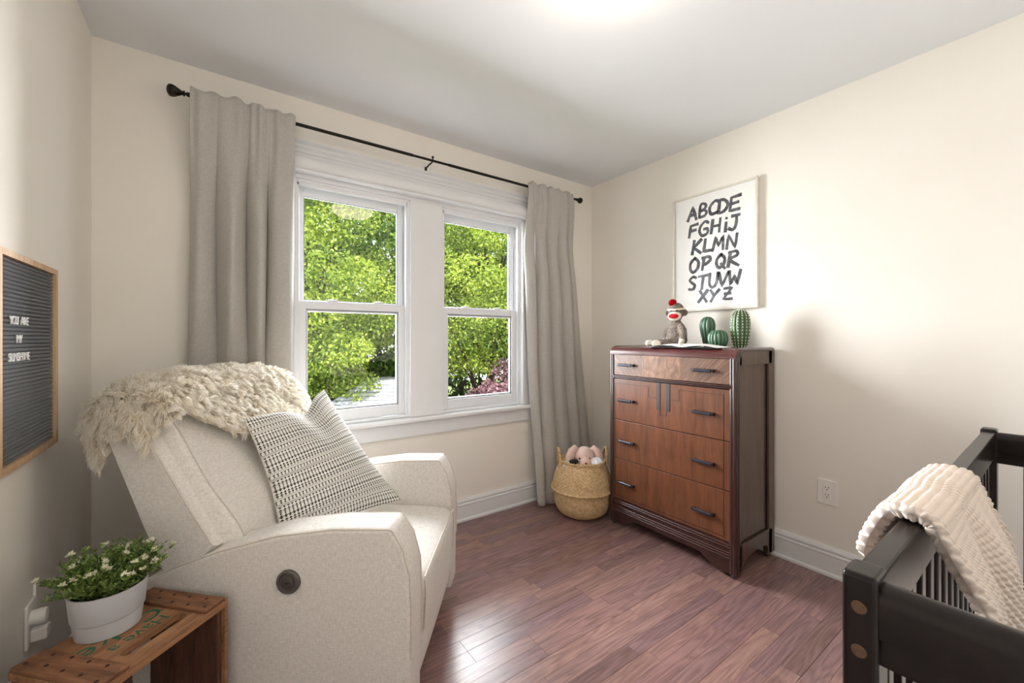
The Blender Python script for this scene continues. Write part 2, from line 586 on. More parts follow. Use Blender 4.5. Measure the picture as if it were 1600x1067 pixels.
for x in (.42, 1.47, 2.56):
    m = MB()
    m.box(x - .007, x + .007, -.004, 0, 2.195, 2.252)           # wall plate
    m.tube([(x, -.003, 2.243), (x, -.045, 2.250), (x, ry + .004, rz - .012)], .0045, 8)
    m.tube([(x, ry + .010, rz - .010), (x, ry, rz - .013), (x, ry - .012, rz - .004), (x, ry - .011, rz + .010)], .004, 8)
    m.tube([(x, ry - .012, rz + .010), (x, ry - .012, rz + .020)], .0065, 8)
    m.build('bracket', M_blackmetal, rod, L0, smooth=40)

# ---- curtains
M_curt = fabric('grey_linen', rgb(182, 178, 172), .95, .09, 300, .15, .2)
M_lining = fabric('white_lining', rgb(226, 225, 222), .95, .04, 300, .1, .1)
def curtain(label, name, xt0, xt1, xb0, xb1, yb_, lobes, ztop, zbot, ybf, seed, depth, nu=230, nv=110):
    """lobes: [(u_end, amp)] pleats between narrow valleys"""
    us = [0] + [l[0] for l in lobes]
    def fold(u, v):
        sh = .025 * math.sin(v * 3.1 + seed) * math.sin(PI * u)
        u = min(1, max(0, u + sh))
        for i, (ue, am) in enumerate(lobes):
            if u <= ue + 1e-9:
                q = (u - us[i]) / (ue - us[i])
                return am * math.sin(PI * min(1, max(0, q))) ** .75
        return 0
    def f(u, v):
        z = lerp(ztop, zbot, v)
        e = v ** .8
        x = lerp(lerp(xt0, xt1, u), lerp(xb0, xb1, u), e)
        zd = sstep(.03, .30, v)
        gather = .5 + .5 * math.sin(u * 52 + 3 * math.sin(u * 8 + seed))
        dep = depth(v) * fold(u, v)
        front = lerp(ry - .0135 - .010 * gather, 0, zd)
        y = lerp(front, yb_ - dep, zd) if zd < 1 else yb_ - dep
        y -= .012 * fold(u, v) * (1 - zd)
        x += .008 * math.sin(u * 19 + v * 3 + seed) * zd
        if v < .014:
            z += .007 * math.sin(u * 33 + seed) * (1 - v / .014) - .006 * abs(math.sin(u * 13 + seed))
        y = min(y, -.034) + ybf(u, v)
        return (x, y, z)
    cx, cy = (xb0 + xb1) / 2, yb_
    t = thing(name, label, 'curtain', (cx, cy, zbot))
    L = (-cx, -cy, -zbot)
    m = MB(); m.grid(f, nu, nv); m.build('panel', M_curt, t, L, smooth=180, solid=.003)
    # white lining hanging behind, and the back of the rod pocket
    def back(u, v):
        p = f(u, .004 + .985 * v)
        yy = p[1] + .007
        if v < .045: yy = max(yy, lerp(ry + .0125, p[1] + .007, sstep(.025, .045, v)))
        return (p[0], min(yy, -.027), p[2])
    m = MB(); m.grid(back, 110, 110); m.build('lining', M_lining, t, L, smooth=180)
    m = MB(); m.grid(lambda u, v: (lambda p: (p[0], p[1] - .0028, p[2]))(f(u, .955 + .045 * v)), nu, 4); m.build('hem', M_curt, t, L, smooth=180, solid=.002)
    return t
curtain('grey linen curtain panel behind the cream armchair', 'curtain', .325, .735, .300, .718, -.046,
        [(.26, .55), (.56, 1.25), (.75, 1.1), (1., .8)], 2.292, .012, lambda u, v: 0., 1.,
        lambda v: .080 - .046 * sstep(.40, .56, v))
curtain('grey linen curtain panel flaring to the floor behind the wicker basket', 'curtain', 2.185, 2.610, 2.262, 2.86, -.045,
        [(.16, .8), (.40, 1.15), (.66, .9), (.84, 1.), (1., .7)], 2.292, .006,
        lambda u, v: -.070 * sstep(.55, 1, v) * (1 - .55 * u), 5., lambda v: .060 - .020 * v)

# ================================================================== ARMCHAIR
KS = .9646
CH_W = .812 * KS
def kz(z): return .0423 + KS * z
def K(f, z): return (f * KS, kz(z))
ch_ang = math.atan2(-.605, .797)
CHO = (.8233, -1.2319, 0)
M_chair = fabric('oatmeal_linen', rgb(214, 209, 203), .95, .13, 260, .2, .3)
M_welt = fabric('oatmeal_welt', rgb(206, 198, 188), .95, .08, 300, .2, .2)
M_dark = plain('black_base', rgb(24, 22, 22), .6)
chair = thing('armchair', 'cream upholstered recliner armchair with track arms and tall tilted back', 'armchair', CHO, ch_ang)

def arm_outline(n=1):
    pts = [(.057, .04), (.060, .25), (.062, .382), (.057, .495), (.036, .575), (.004, .628), (-.008, .632), (-.173, .630), (-.346, .608), (-.521, .560), (-.619, .524),
           (-.708, .488), (-.79, .44), (-.80, .30), (-.78, .04)]
    return [K(*p) for p in pts]
def arm(y0, y1, outer):
    ol = arm_outline()
    m = MB(); m.prism(ol, y0, y1, 'y')
    a = m.build('arm', M_chair, chair, smooth=40, bevel=.013, seg=4)
    # welts along both upper edges
    for y in (y0 + .004, y1 - .004):
        w = MB()
        pp = ol[1:12]
        w.tube([(p[0] + .0, y, p[1] - .003) for p in pp], .0032, 6)
        w.build('welt', M_welt, a, smooth=60)
    return a
arm(0, .125 * KS, 0)
arm(CH_W - .125 * KS, CH_W, 1)

# seat: cushion with waterfall front, front panel below
ya, yb2 = .128 * KS, CH_W - .128 * KS
def cushion(path_top, yl, yr, rnd, puff, nu=26, nv=40):
    """closed pad: path outline (f,z) swept from yl to yr with soft ends"""
    n = len(path_top)
    cx = sum(p[0] for p in path_top) / n; cz = sum(p[1] for p in path_top) / n
    V = []; F = []
    for i in range(nu):
        q = i / (nu - 1)
        yy = lerp(yl, yr, q)
        e = min(q, 1 - q) * (yr - yl)
        s = 1 - (1 - min(1, e / rnd)) ** 2.6 * .16
        pf = puff * math.sin(PI * q) ** .6
        for (a, b) in path_top:
            dx, dz = a - cx, b - cz
            l = math.hypot(dx, dz) + 1e-6
            V.append((cx + dx * s + dx / l * pf, yy, cz + dz * s + dz / l * pf))
    for i in range(nu - 1):
        for k in range(n):
            F.append((i * n + k, i * n + (k + 1) % n, (i + 1) * n + (k + 1) % n, (i + 1) * n + k))
    F.append(tuple(range(n))); F.append(tuple((nu - 1) * n + k for k in range(n - 1, -1, -1)))
    return V, F
def smooth_path(pts, it=2):
    for _ in range(it):
        q = []
        for i in range(len(pts)):
            a, b = pts[i], pts[(i + 1) % len(pts)]
            q += [(a[0] * .75 + b[0] * .25, a[1] * .75 + b[1] * .25), (a[0] * .25 + b[0] * .75, a[1] * .25 + b[1] * .75)]
        pts = q
    return pts
sp_ = smooth_path([K(-.60, .43), K(-.3, .435), K(.0, .432), K(.066, .412), K(.070, .38), K(.066, .25), K(.052, .19), K(.02, .18), K(0, .26), K(-.3, .27), K(-.6, .27)], 2)
m = MB(); m.add(*cushion(sp_, ya, yb2, .03, .008))
seat = m.build('seat_cushion', M_chair, chair, smooth=180)
w = MB(); w.tube([(K(.068, 0)[0], lerp(ya + .012, yb2 - .012, t / 12), kz(.412) + .006 * math.sin(PI * t / 12)) for t in range(13)], .0035, 6); w.build('welt', M_welt, seat, smooth=60)
for yy in (ya + .012, yb2 - .012):
    w = MB(); w.tube([K(.068, 0)[:1] + (yy, kz(.412)), K(.072, 0)[:1] + (yy, kz(.36)), K(.066, 0)[:1] + (yy, kz(.25)), K(.050, 0)[:1] + (yy, kz(.195))], .003, 6); w.build('welt', M_welt, seat, smooth=60)
fp_ = smooth_path([K(.03, .30), K(.062, .28), K(.060, .16), K(.036, .05), K(.01, .035), K(-.05, .05), K(-.05, .25)], 2)
m = MB(); m.add(*cushion(fp_, ya - .01, yb2 + .01, .03, .006)); m.build('footrest_panel', M_chair, chair, smooth=180)
m = MB(); m.box(-.70 * KS, 0, .14 * KS, CH_W - .14 * KS, kz(.06), kz(.28)); m.build('seat_deck', M_chair, chair, bevel=.01)

# back: wrapped outer shell with wide side panels + inner cushion
def crest(q):
    return 1.03 - .075 * abs(2 * q - 1) ** 4
def back_frame():
    n = 40
    V = []; F = []
    prof_n = None
    for i in range(n):
        q = i / (n - 1)
        a = lerp(.012, .800, q)
        zt = crest(q)
        e = min(q, 1 - q) * .812
        ins = .010 * (1 - min(1, e / .02)) ** 2
        ff = lambda z: -.553 - .605 * (z - .575) - ins
        fr = lambda z: -.722 - .43 * (z - .516) + ins
        zt -= ins * 1.5
        zb = .566
        P = [(-.544, .560 + ins), (ff(.66), .66), (ff(.78), .78), (ff(.9), .9), (ff(zt - .03), zt - .03), (ff(zt - .008) - .012, zt - .006), (ff(zt) - .045, zt + .002), (fr(zt) + .04, zt), (fr(zt - .02) + .008, zt - .012), (fr(zt - .05), zt - .05),
             (fr(.88), .88), (fr(.7), .7), (fr(.56), .56), (fr(.50), .50), (-.66, .475), (-.60, .510)]
        prof_n = len(P)
        for f, z in P:
            x, zz = K(f, z)
            V.append((x, a * KS, zz))
    for i in range(n - 1):
        for k in range(prof_n):
            F.append((i * prof_n + k, i * prof_n + (k + 1) % prof_n, (i + 1) * prof_n + (k + 1) % prof_n, (i + 1) * prof_n + k))
    F.append(tuple(range(prof_n))); F.append(tuple((n - 1) * prof_n + k for k in range(prof_n - 1, -1, -1)))
    return MB().add(V, F)
bk = back_frame().build('backrest', M_chair, chair, smooth=38)
for a in (.020, .792):
    w = MB()
    w.tube([(K(f, z)[0], a * KS + (-.006 if a < .1 else .006), K(f, z)[1]) for f, z in [(-.556, .585), (-.612, .67), (-.68, .78), (-.742, .885), (-.80, .975)]], .0022, 6)
    w.build('welt', M_welt, bk, smooth=60)
def back_cushion(u, v):
    # u across, v from seat to crest ; front bulge
    a = lerp(.050, .762, u)
    q = a / .812
    z = lerp(.43, crest(q) - .012, v)
    f0 = -.553 - .605 * (z - .575)
    e = min(u, 1 - u) * .712
    edge = min(1, e / .030); ev = min(1, min(v, (1 - v)) * .6 / .05)
    b = (.055 + .020 * math.sin(PI * min(1, v * 1.6)) ** 2) * (1 - (1 - edge) ** 2.5) ** .6 * (1 - (1 - ev) ** 2.5) ** .6
    b += -.006 * math.exp(-((v - .22) / .03) ** 2) * (1 - .4 * math.sin(u * 7)) + .004 * math.sin(u * 11 + v * 9) * edge * ev
    x, zz = K(f0 - .02 + b, z)
    return (x, a * KS, zz)
m = MB(); m.grid(back_cushion, 60, 60)
bc = m.build('back_cushion', M_chair, chair, smooth=180)
w = MB(); w.tube([tuple(Vector(back_cushion(.045, t / 20)) + Vector((.003, 0, 0))) for t in range(1, 20)], .0018, 6); w.build('seam', M_welt, bc, smooth=60)

# round power control on the near arm
bx_, bz_ = K(-.304, .474)
MR = Matrix.Translation((bx_, 0, bz_)) @ Matrix.Rotation(PI / 2, 4, 'X')
m = MB(); m.lathe([(.034, 0), (.034, .007), (.031, .011), (.026, .011), (.024, .007), (.0001, .007)], 40, MR)
ctl = m.build('control_button', plain('gunmetal', rgb(92, 86, 82), .42, .3), chair, smooth=35)
tag(ctl, 'round dark grey power control on the arm side')
m = MB(); m.lathe([(.018, .007), (.018, .0095), (.016, .0105), (.0001, .0105)], 30, MR); pad = m.build('touch_pad', plain('gunmetal_dark', rgb(74, 69, 66), .5, .2), ctl, smooth=35)
m = MB(); m.prism(rrect(.013, .005, .0024), .0105, .0115, 'z', MR); m.build('usb_port', M_dark, ctl)
m = MB(); m.lathe([(.22, 0), (.24, .004), (.24, .03), (.20, .045), (.08, .05), (.08, .10), (.0001, .10)], 40, Matrix.Translation((-.36 * KS, CH_W / 2, 0)))
m.build('swivel_base', M_dark, chair, smooth=40)
m = MB(); m.box(-.64, -.06, .16, CH_W - .16, .085, .11); m.build('base_frame', M_dark, chair)

# ================================================================== SHEEPSKIN over the chair back
M_skin = plain('sheepskin_base', rgb(240, 234, 222), .95)
def fur_mat():
    t = NT('sheepskin_wool')
    at = t.n('ShaderNodeVertexColor', layer_name='Col')
    d = t.n('ShaderNodeBsdfDiffuse'); tr = t.n('ShaderNodeBsdfTranslucent'); mx = t.n('ShaderNodeMixShader'); mx.inputs[0].default_value = .5
    t.l(at.outputs[0], d.inputs[0]); t.l(at.outputs[0], tr.inputs[0]); t.l(d.outputs[0], mx.inputs[1]); t.l(tr.outputs[0], mx.inputs[2])
    t.l(mx.outputs[0], t.out.inputs['Surface'])
    return t.m
sheep = thing('sheepskin_throw', 'long-haired ivory sheepskin draped over the armchair back', 'sheepskin', CHO, ch_ang)
def skin_pt(s, t):
    """s: 0..1 from hanging near side over to far side ; t 0..1 front hem -> rear hem"""
    aa = lerp(-.075, .80, s)
    side = max(0, -aa)                     # wrapped round the near side
    a = max(aa, .006)
    q = min(1, max(0, a / .812))
    hem_f = interp(aa, [-.16, -.08, -.01, .05, .09, .14, .22, .30, .42, .60, .72, .80],
                   [.02, .05, .07, .06, .05, .10, .18, .22, .27, .32, .26, .14])
    hem_r = interp(aa, [-.16, 0, .3, .8], [.04, .12, .16, .10])
    zt = crest(q)
    L = lerp(-hem_f, .125 + hem_r, t)
    off = .012
    if L < 0:
        z = zt + L * .855; f = -.553 - .605 * (z - .575) + .055 + off
        if a < .05: f -= .052
    elif L < .125:
        k = L / .125
        f0 = -.553 - .605 * (zt - .575) + (.055 if a >= .05 else .003); f1 = -.722 - .43 * (zt - .516) - .01
        f = lerp(f0, f1, k); z = zt + off + .018 * math.sin(PI * k)
    else:
        z = zt - (L - .125); f = -.722 - .43 * (z - .516) - off
    # round off at the side: go down
    if side > 0:
        z -= side * .95
        f = f + side * .12
    else:
        z -= .010 * (1 - min(1, a / .06))
    if aa > .74: z -= (aa - .74) * .8
    z += .006 * math.sin(aa * 31) * math.sin(L * 40)
    x, zz = K(f, z)
    return Vector((x, a * KS, zz))
m = MB(); m.grid(lambda u, v: tuple(skin_pt(u, v)), 60, 34); m.build('hide', M_skin, sheep, smooth=180)
def make_fur(n=90000, seg=4):
    r = np.random.default_rng(3)
    # clump centres
    P = np.zeros((n, 3)); N = np.zeros((n, 3)); Tn = np.zeros((n, 3)); S = np.zeros(n); TT = np.zeros(n)
    G = 90
    grid = np.array([[tuple(skin_pt(i / G, j / G)) for j in range(G + 1)] for i in range(G + 1)])
    du = np.gradient(grid, axis=0); dv = np.gradient(grid, axis=1)
    nr = np.cross(du, dv); nr /= np.linalg.norm(nr, axis=2, keepdims=True) + 1e-9
    # make normals point outwards (away from the middle of the back)
    cen = np.array([K(-.82, .80)[0], CH_W / 2, kz(.80)])
    flip = np.sign(np.sum(nr * (grid - cen), axis=2, keepdims=True)); nr *= flip
    area = np.linalg.norm(np.cross(du, dv), axis=2)
    pr = (area / area.sum()).ravel()
    idx = r.choice(len(pr), n, p=pr)
    i, j = np.divmod(idx, G + 1)
    fi = np.clip(i + r.uniform(-.5, .5, n), 0, G - 1e-3); fj = np.clip(j + r.uniform(-.5, .5, n), 0, G - 1e-3)
    i0, j0 = fi.astype(int), fj.astype(int); a = (fi - i0)[:, None]; b = (fj - j0)[:, None]
    def samp(A): return A[i0, j0] * (1 - a) * (1 - b) + A[i0 + 1, j0] * a * (1 - b) + A[i0, j0 + 1] * (1 - a) * b + A[i0 + 1, j0 + 1] * a * b
    P = samp(grid); N = samp(nr); N /= np.linalg.norm(N, axis=1, keepdims=True) + 1e-9
    # clump direction field from cells
    nc = 2600
    ci = r.choice(n, nc, replace=False)
    CP = P[ci]
    near = np.concatenate([((P[k:k + 2000, None, :] - CP[None, :, :]) ** 2).sum(2).argmin(1) for k in range(0, n, 2000)])
    cdir = r.normal(0, 1, (nc, 3)) * .34
    tgt = CP[near] + N * 0
    length = (.036 + .010 * r.random(nc))[near] * r.uniform(.65, 1.15, n) * (1 - .25 * np.clip(1 - P[:, 1] / .045, 0, 1))
    # wool flows down from the crest towards the front hem
    flow = np.tile(np.array([.45, -.10, -.62]), (n, 1))
    nearside = np.clip(1 - P[:, 1:2] / .045, 0, 1)
    flow = flow * (1 - nearside) + np.array([[.14, -.05, -1.05]]) * nearside
    N2 = N * (1 - .35 * nearside)
    dirv = N2 * 1.05 + cdir[near] + flow * .62 + r.normal(0, .12, (n, 3))
    dirv /= np.linalg.norm(dirv, axis=1, keepdims=True)
    tip = P + dirv * length[:, None]
    ctip = CP[near] + (N2 * .75 + cdir[near] + flow * .9) / np.linalg.norm(N2 * .75 + cdir[near] + flow * .9, axis=1, keepdims=True) * length[:, None]
    tip = tip * .74 + ctip * .26
    sidev = np.cross(dirv, r.normal(0, 1, (n, 3))); sidev /= np.linalg.norm(sidev, axis=1, keepdims=True) + 1e-9
    wid = .00115
    V = np.zeros((n, 2 * seg + 1, 3))
    for k in range(seg + 1):
        t = k / seg
        c = P * (1 - t) + tip * t + N * (.010 * math.sin(PI * t)) + np.array([0, 0, -1]) * (.010 * t * t)
        c = c + sidev * (.0022 * math.sin(t * 9)) 
        if k < seg:
            wk = wid * (1 - .75 * t)
            V[:, 2 * k] = c - sidev * wk; V[:, 2 * k + 1] = c + sidev * wk
        else:
            V[:, 2 * k] = c
    base = (np.arange(n) * (2 * seg + 1))[:, None]
    F = []
    for k in range(seg - 1):
        F.append(base + np.array([2 * k, 2 * k + 1, 2 * k + 3])); F.append(base + np.array([2 * k, 2 * k + 3, 2 * k + 2]))
    F.append(base + np.array([2 * seg - 2, 2 * seg - 1, 2 * seg]))
    F = np.concatenate(F)
    # creamier wool at the roots, paler at the tips; yellower tufts here and there
    root = np.array([lin(242), lin(234), lin(220), 1]); tipc = np.array([lin(250), lin(248), lin(243), 1])
    tone = r.random(nc)[near]
    Cc = np.zeros((n, 2 * seg + 1, 4))
    for k in range(seg + 1):
        t = (k / seg) ** .8
        c = root[None] * (1 - t) + tipc[None] * t
        c = c * (1 - .06 * tone[:, None] * np.array([.6, 1., 1.8, 0])[None])
        Cc[:, 2 * k] = c
        if k < seg: Cc[:, 2 * k + 1] = c
    o = np_mesh('wool', V.reshape(-1, 3), F, fur_mat(), sheep, smooth=180, color=Cc.reshape(-1, 4))
    o['kind'] = 'stuff'
make_fur()

# ================================================================== PATTERNED PILLOW
def pillow_mat():
    t = NT('woven_black_white')
    at = t.n('ShaderNodeVertexColor', layer_name='Col')
    v = t.coord('Object', (1, 1, 1))
    nz = t.noise(v, 500, 2)
    t.bump(nz, .25, .001)
    return t.set(at.outputs[0], .92, 0, .15)
def make_pillow():
    p = thing('throw_pillow', 'black and white woven pillow of dotted and triangle bands on the armchair', 'pillow', CHO, ch_ang)
    def KV(f, a, z): return np.array([f * KS, a * KS, kz(z)])
    TL, BL = KV(-.640, .285, .895), KV(-.455, .215, .452)
    BR, TR = KV(-.165, .625, .470), KV(-.545, .690, .950)
    n = 540
    u, v = np.meshgrid(np.linspace(0, 1, n), np.linspace(0, 1, n))     # v=0 bottom
    def side(sg):
        # pinch edges inwards between the corners
        uu = u + .045 * np.sin(PI * v) * np.where(u < .5, 1, -1) * np.abs(2 * u - 1) ** 2
        vv = v + .045 * np.sin(PI * u) * np.where(v < .5, 1, -1) * np.abs(2 * v - 1) ** 2
        vv = vv - .085 * np.exp(-((u - .60) / .16) ** 2) * np.clip((v - .45) / .55, 0, 1) ** 1.6      # chop in the top edge
        U, Vv = uu[..., None], vv[..., None]
        P = BL * (1 - U) * (1 - Vv) + BR * U * (1 - Vv) + TL * (1 - U) * Vv + TR * U * Vv
        nrm = np.cross(BR - BL, TL - BL); nrm /= np.linalg.norm(nrm)
        if nrm[0] < 0: nrm = -nrm
        prof = (np.clip(np.sin(PI * u), 0, 1) * np.clip(np.sin(PI * v), 0, 1)) ** .52
        th = .088 * prof
        # wrinkles and the dent under the chop
        th *= 1 - .42 * np.exp(-((u - .60) / .10) ** 2) * np.clip((v - .5) / .5, 0, 1) ** 1.2
        th += prof * (.004 * np.sin(9 * u + 5 * v) + .003 * np.sin(17 * v - 8 * u))
        off = .012
        return P + nrm * (sg * th)[..., None] + nrm * off
    A = side(1)
    uf, vf = u, v
    n2 = 100
    u, v = np.meshgrid(np.linspace(0, 1, n2), np.linspace(0, 1, n2))
    B = side(-1)
    ub, vb = u, v
    V = np.concatenate([A.reshape(-1, 3), B.reshape(-1, 3)])
    def quads(k):
        ii = np.arange(k * k).reshape(k, k)
        return np.stack([ii[:-1, :-1], ii[:-1, 1:], ii[1:, 1:], ii[1:, :-1]], -1).reshape(-1, 4)
    F = np.concatenate([quads(n), quads(n2)[:, ::-1] + n * n])
    u, v = uf, vf
    # ---- woven bands, in metres on the cloth
    Wd = .48
    X = u * Wd; Y = v * Wd
    white = np.array([lin(228), lin(226), lin(220), 1]); black = np.array([lin(28), lin(27), lin(30), 1])
    ink = np.zeros_like(u)
    per = .0900
    y = np.mod(Y, per)
    def tri(y0, h, px, up, ph=0.):
        t = (y - y0) / h
        x = np.abs(np.mod(X / px + ph, 1) - .5) * 2
        tt = t if up else 1 - t
        return ((t > 0) & (t < 1) & (x < (1 - tt) * .86))
    def dots(yc, rr, px, ph=0.):
        x = (np.mod(X / px + ph, 1) - .5) * px
        return (np.abs(x) < rr) & (np.abs(y - yc) < rr)
    px = .0130
    ink = tri(.0005, .0070, px, True) | tri(.0082, .0070, px, False) \
        | dots(.0190, .0022, px) | dots(.0245, .0022, px) | dots(.0300, .0022, px) \
        | tri(.0340, .0070, px, True) | tri(.0417, .0070, px, False) \
        | dots(.0610, .0023, px, .5) | tri(.0636, .0066, px, False, .5) | tri(.0835, .0062, px, True) | dots(.0805, .0020, px)
    ln = (((y > .0500) & (y < .0585)) | ((y > .0712) & (y < .0780))) & (np.mod(y, .0022) < .0010)
    ln |= (np.abs(y - .0163) < .0006) | (np.abs(y - .0328) < .0006)
    ink = ink.astype(float)
    ink = np.maximum(ink * .98, ln * .6)
    col = white[None, None] * (1 - ink[..., None]) + black[None, None] * ink[..., None]
    colors = np.concatenate([col.reshape(-1, 4), np.tile(white, (n2 * n2, 1))])
    np_mesh('cover', V, F, pillow_mat(), p, smooth=180, color=colors)
    # edge piping
    pts = [A[0, k] for k in range(0, n, 8)] + [A[k, -1] for k in range(0, n, 8)] + [A[-1, k] for k in range(n - 1, -1, -8)] + [A[k, 0] for k in range(n - 1, -1, -8)]
    m = MB(); m.tube([tuple(x) for x in pts], .0022, 6, False); m.build('edge_seam', M_welt, p, smooth=180)
make_pillow()

# ================================================================== CRATE TABLE
cr_ang = math.atan2(-.687, -.727)          # local x runs from the right end to the left end
CRO = (.4415, -.9965, 0)
CL, CD, CHh = .300, .250, .478
M_cw = wood('crate_wood', rgb(92, 62, 42), rgb(142, 100, 68), rgb(168, 124, 88), 0, 2.2, .7, 12, .3, 0, .7)
M_cw2 = wood('crate_wood_dark', rgb(50, 32, 25), rgb(84, 55, 41), rgb(112, 76, 56), 2, 2.2, .7, 12, .3, 0, .8)
M_cw3 = wood('crate_cleat', rgb(80, 51, 35), rgb(122, 81, 55), rgb(148, 103, 72), 1, 2.2, .7, 12, .3, 0, .8)
M_nail = plain('rusty_nail', rgb(52, 32, 24), .7, .3)
M_green = plain('faded_green_ink', rgb(46, 98, 74), .8, 0, .3, .25, 60)
crate = thing('wooden_crate', 'weathered wooden drinks crate stood on end as a side table by the armchair', 'crate', CRO, cr_ang)
# in the local frame: x 0..CL (right->left), y -CD..0?  the back lies on the local -y side
def cy(v): return -v                      # v: 0 front edge .. CD back edge
# top board (crate end) with a long hand slot: outer rectangle + slot ring
def slot_board():
    o = rrect(CL, CD, .002, 3, CL / 2, -CD / 2)
    s = rrect(.150, .030, .0145, 8, CL / 2 - .012, -.062)
    bm = bmesh.new()
    def loop(pts, z):
        vs_ = [bm.verts.new((a, b, z)) for a, b in pts]
        es = [bm.edges.new((vs_[i], vs_[(i + 1) % len(vs_)])) for i in range(len(vs_))]
        return vs_, es
    zt, zb = CHh - .010, CHh - .027
    lo = []
    for z in (zt, zb):
        a, ea = loop(o, z); b, eb = loop(s, z)
        bmesh.ops.triangle_fill(bm, edges=ea + eb, use_beauty=True)
        lo.append((a, b))
    for j in (0, 1):
        t, b = lo[0][j], lo[1][j]
        for i in range(len(t)):
            k = (i + 1) % len(t)
            bm.faces.new((t[i], t[k], b[k], b[i]))
    bmesh.ops.recalc_face_normals(bm, faces=bm.faces)
    me = bpy.data.meshes.new('top_board'); bm.to_mesh(me); bm.free()
    return fin('top_board', me, M_cw, crate, bevel=.0015, fixn=False)
top = slot_board()
def cleat(x0, x1, name='cleat'):
    m = MB(); m.box(x0, x1, -CD + .004, -.004, CHh - .010, CHh)
    c_ = m.build(name, M_cw3, crate, bevel=.0025)
    r2 = random.Random(int(x0 * 1000) + 5)
    for i in range(9):
        nx = lerp(x0, x1, .22 if i % 2 else .74) + r2.uniform(-.006, .006); ny = -CD * (.08 + .105 * i)
        k = MB(); k.lathe([(.0042, -.001), (.0042, .0004), (.003, .0009), (.0001, .0009)], 9, Matrix.Translation((nx, ny, CHh))); k.build('nail', M_nail, c_)
cleat(.000, .058); cleat(CL - .062, CL)
# side panels of vertical boards, bottom end, back slats
for x0, x1 in ((.0, .014), (CL - .014, CL)):
    for k in range(3):
        w_ = (CD - .02) / 3
        m = MB(); m.box(x0, x1, -CD + .010 + k * w_, -CD + .010 + (k + 1) * w_ - .002, .0, CHh - .027); m.build('side_board', M_cw2, crate, bevel=.0018)
m = MB(); m.box(.014, CL - .014, -CD + .012, -.012, .006, .024); m.build('bottom_board', M_cw, crate, bevel=.002)
for k in (1, 2):
    w_ = (CL - .028) / 3
    m = MB(); m.box(.014 + k * w_, .014 + (k + 1) * w_ - .003, -CD, -CD + .010, .006, CHh - .028); m.build('back_board', M_cw2, crate, bevel=.0018)
for x0 in (-.008, CL - .002):               # battens round the open edge
    m = MB(); m.box(x0, x0 + .010, -.030, .0, .0, CHh - .004); m.build('edge_batten', M_cw, crate, bevel=.002)
m = MB(); m.box(.2 * CL, .34 * CL, -.0125, -.002, .30, .31)
# end-grain marks and nails on the left side
# stencilled lettering, read from the wall side
def put_text(txt, size, cx, cyy, parent, mat, name, z, sx=1., sy=1., rz=0.):
    me = text_mesh(txt, size, .0003)
    o = fin(name, me, mat, parent, (cx, cyy, z), (0, 0, rz), fixn=False)
    o.scale = (sx, sy, 1)
    return o
put_text('Have a', .044, CL / 2 - .006, -.102, crate, M_green, 'lettering', CHh - .0098, 1.05, 1., 0)
put_text('Coke', .098, CL / 2 - .0, -.150, crate, M_green, 'lettering', CHh - .0098, .82, .72, 0)

# ================================================================== POTTED PLANT
px_, py_ = .200, -.950
pot = thing('potted_plant', 'small leafy plant with white blossoms in a pale grey pot on the crate', 'plant', (px_, py_, CHh - .010))
M_pot = plain('pale_grey_pot', rgb(186, 187, 191), .6, 0, .4, .02, 20)
m = MB(); m.lathe([(.0001, .0), (.060, .0), (.0625, .002), (.0665, .040), (.0675, .0405), (.0695, .044), (.0745, .105), (.0745, .108), (.0715, .108), (.069, .09), (.0001, .088)], 56)
m.build('pot', M_pot, pot, smooth=35)
m = MB(); m.lathe([(.0001, .095), (.04, .096), (.0695, .09)], 24); m.build('soil', plain('soil', rgb(52, 42, 32), .95, 0, .2, .3, 120), pot, smooth=60)
def leaf_mat(name, a, b, trans=.35):
    t = NT(name)
    oi = t.n('ShaderNodeAttribute'); oi.attribute_name = 'Col'
    col = t.mix(oi.outputs['Fac'], a, b)
    d = t.n('ShaderNodeBsdfDiffuse'); tr = t.n('ShaderNodeBsdfTranslucent'); gl = t.n('ShaderNodeBsdfGlossy')
    gl.inputs['Roughness'].default_value = .5
    mx = t.n('ShaderNodeMixShader'); mx.inputs[0].default_value = trans
    m2 = t.n('ShaderNodeMixShader'); m2.inputs[0].default_value = .03
    t.l(col, d.inputs[0]); t.l(col, tr.inputs[0])
    t.l(d.outputs[0], mx.inputs[1]); t.l(tr.outputs[0], mx.inputs[2])
    t.l(mx.outputs[0], m2.inputs[1]); t.l(gl.outputs[0], m2.inputs[2])
    t.l(m2.outputs[0], t.out.inputs['Surface'])
    return t.m
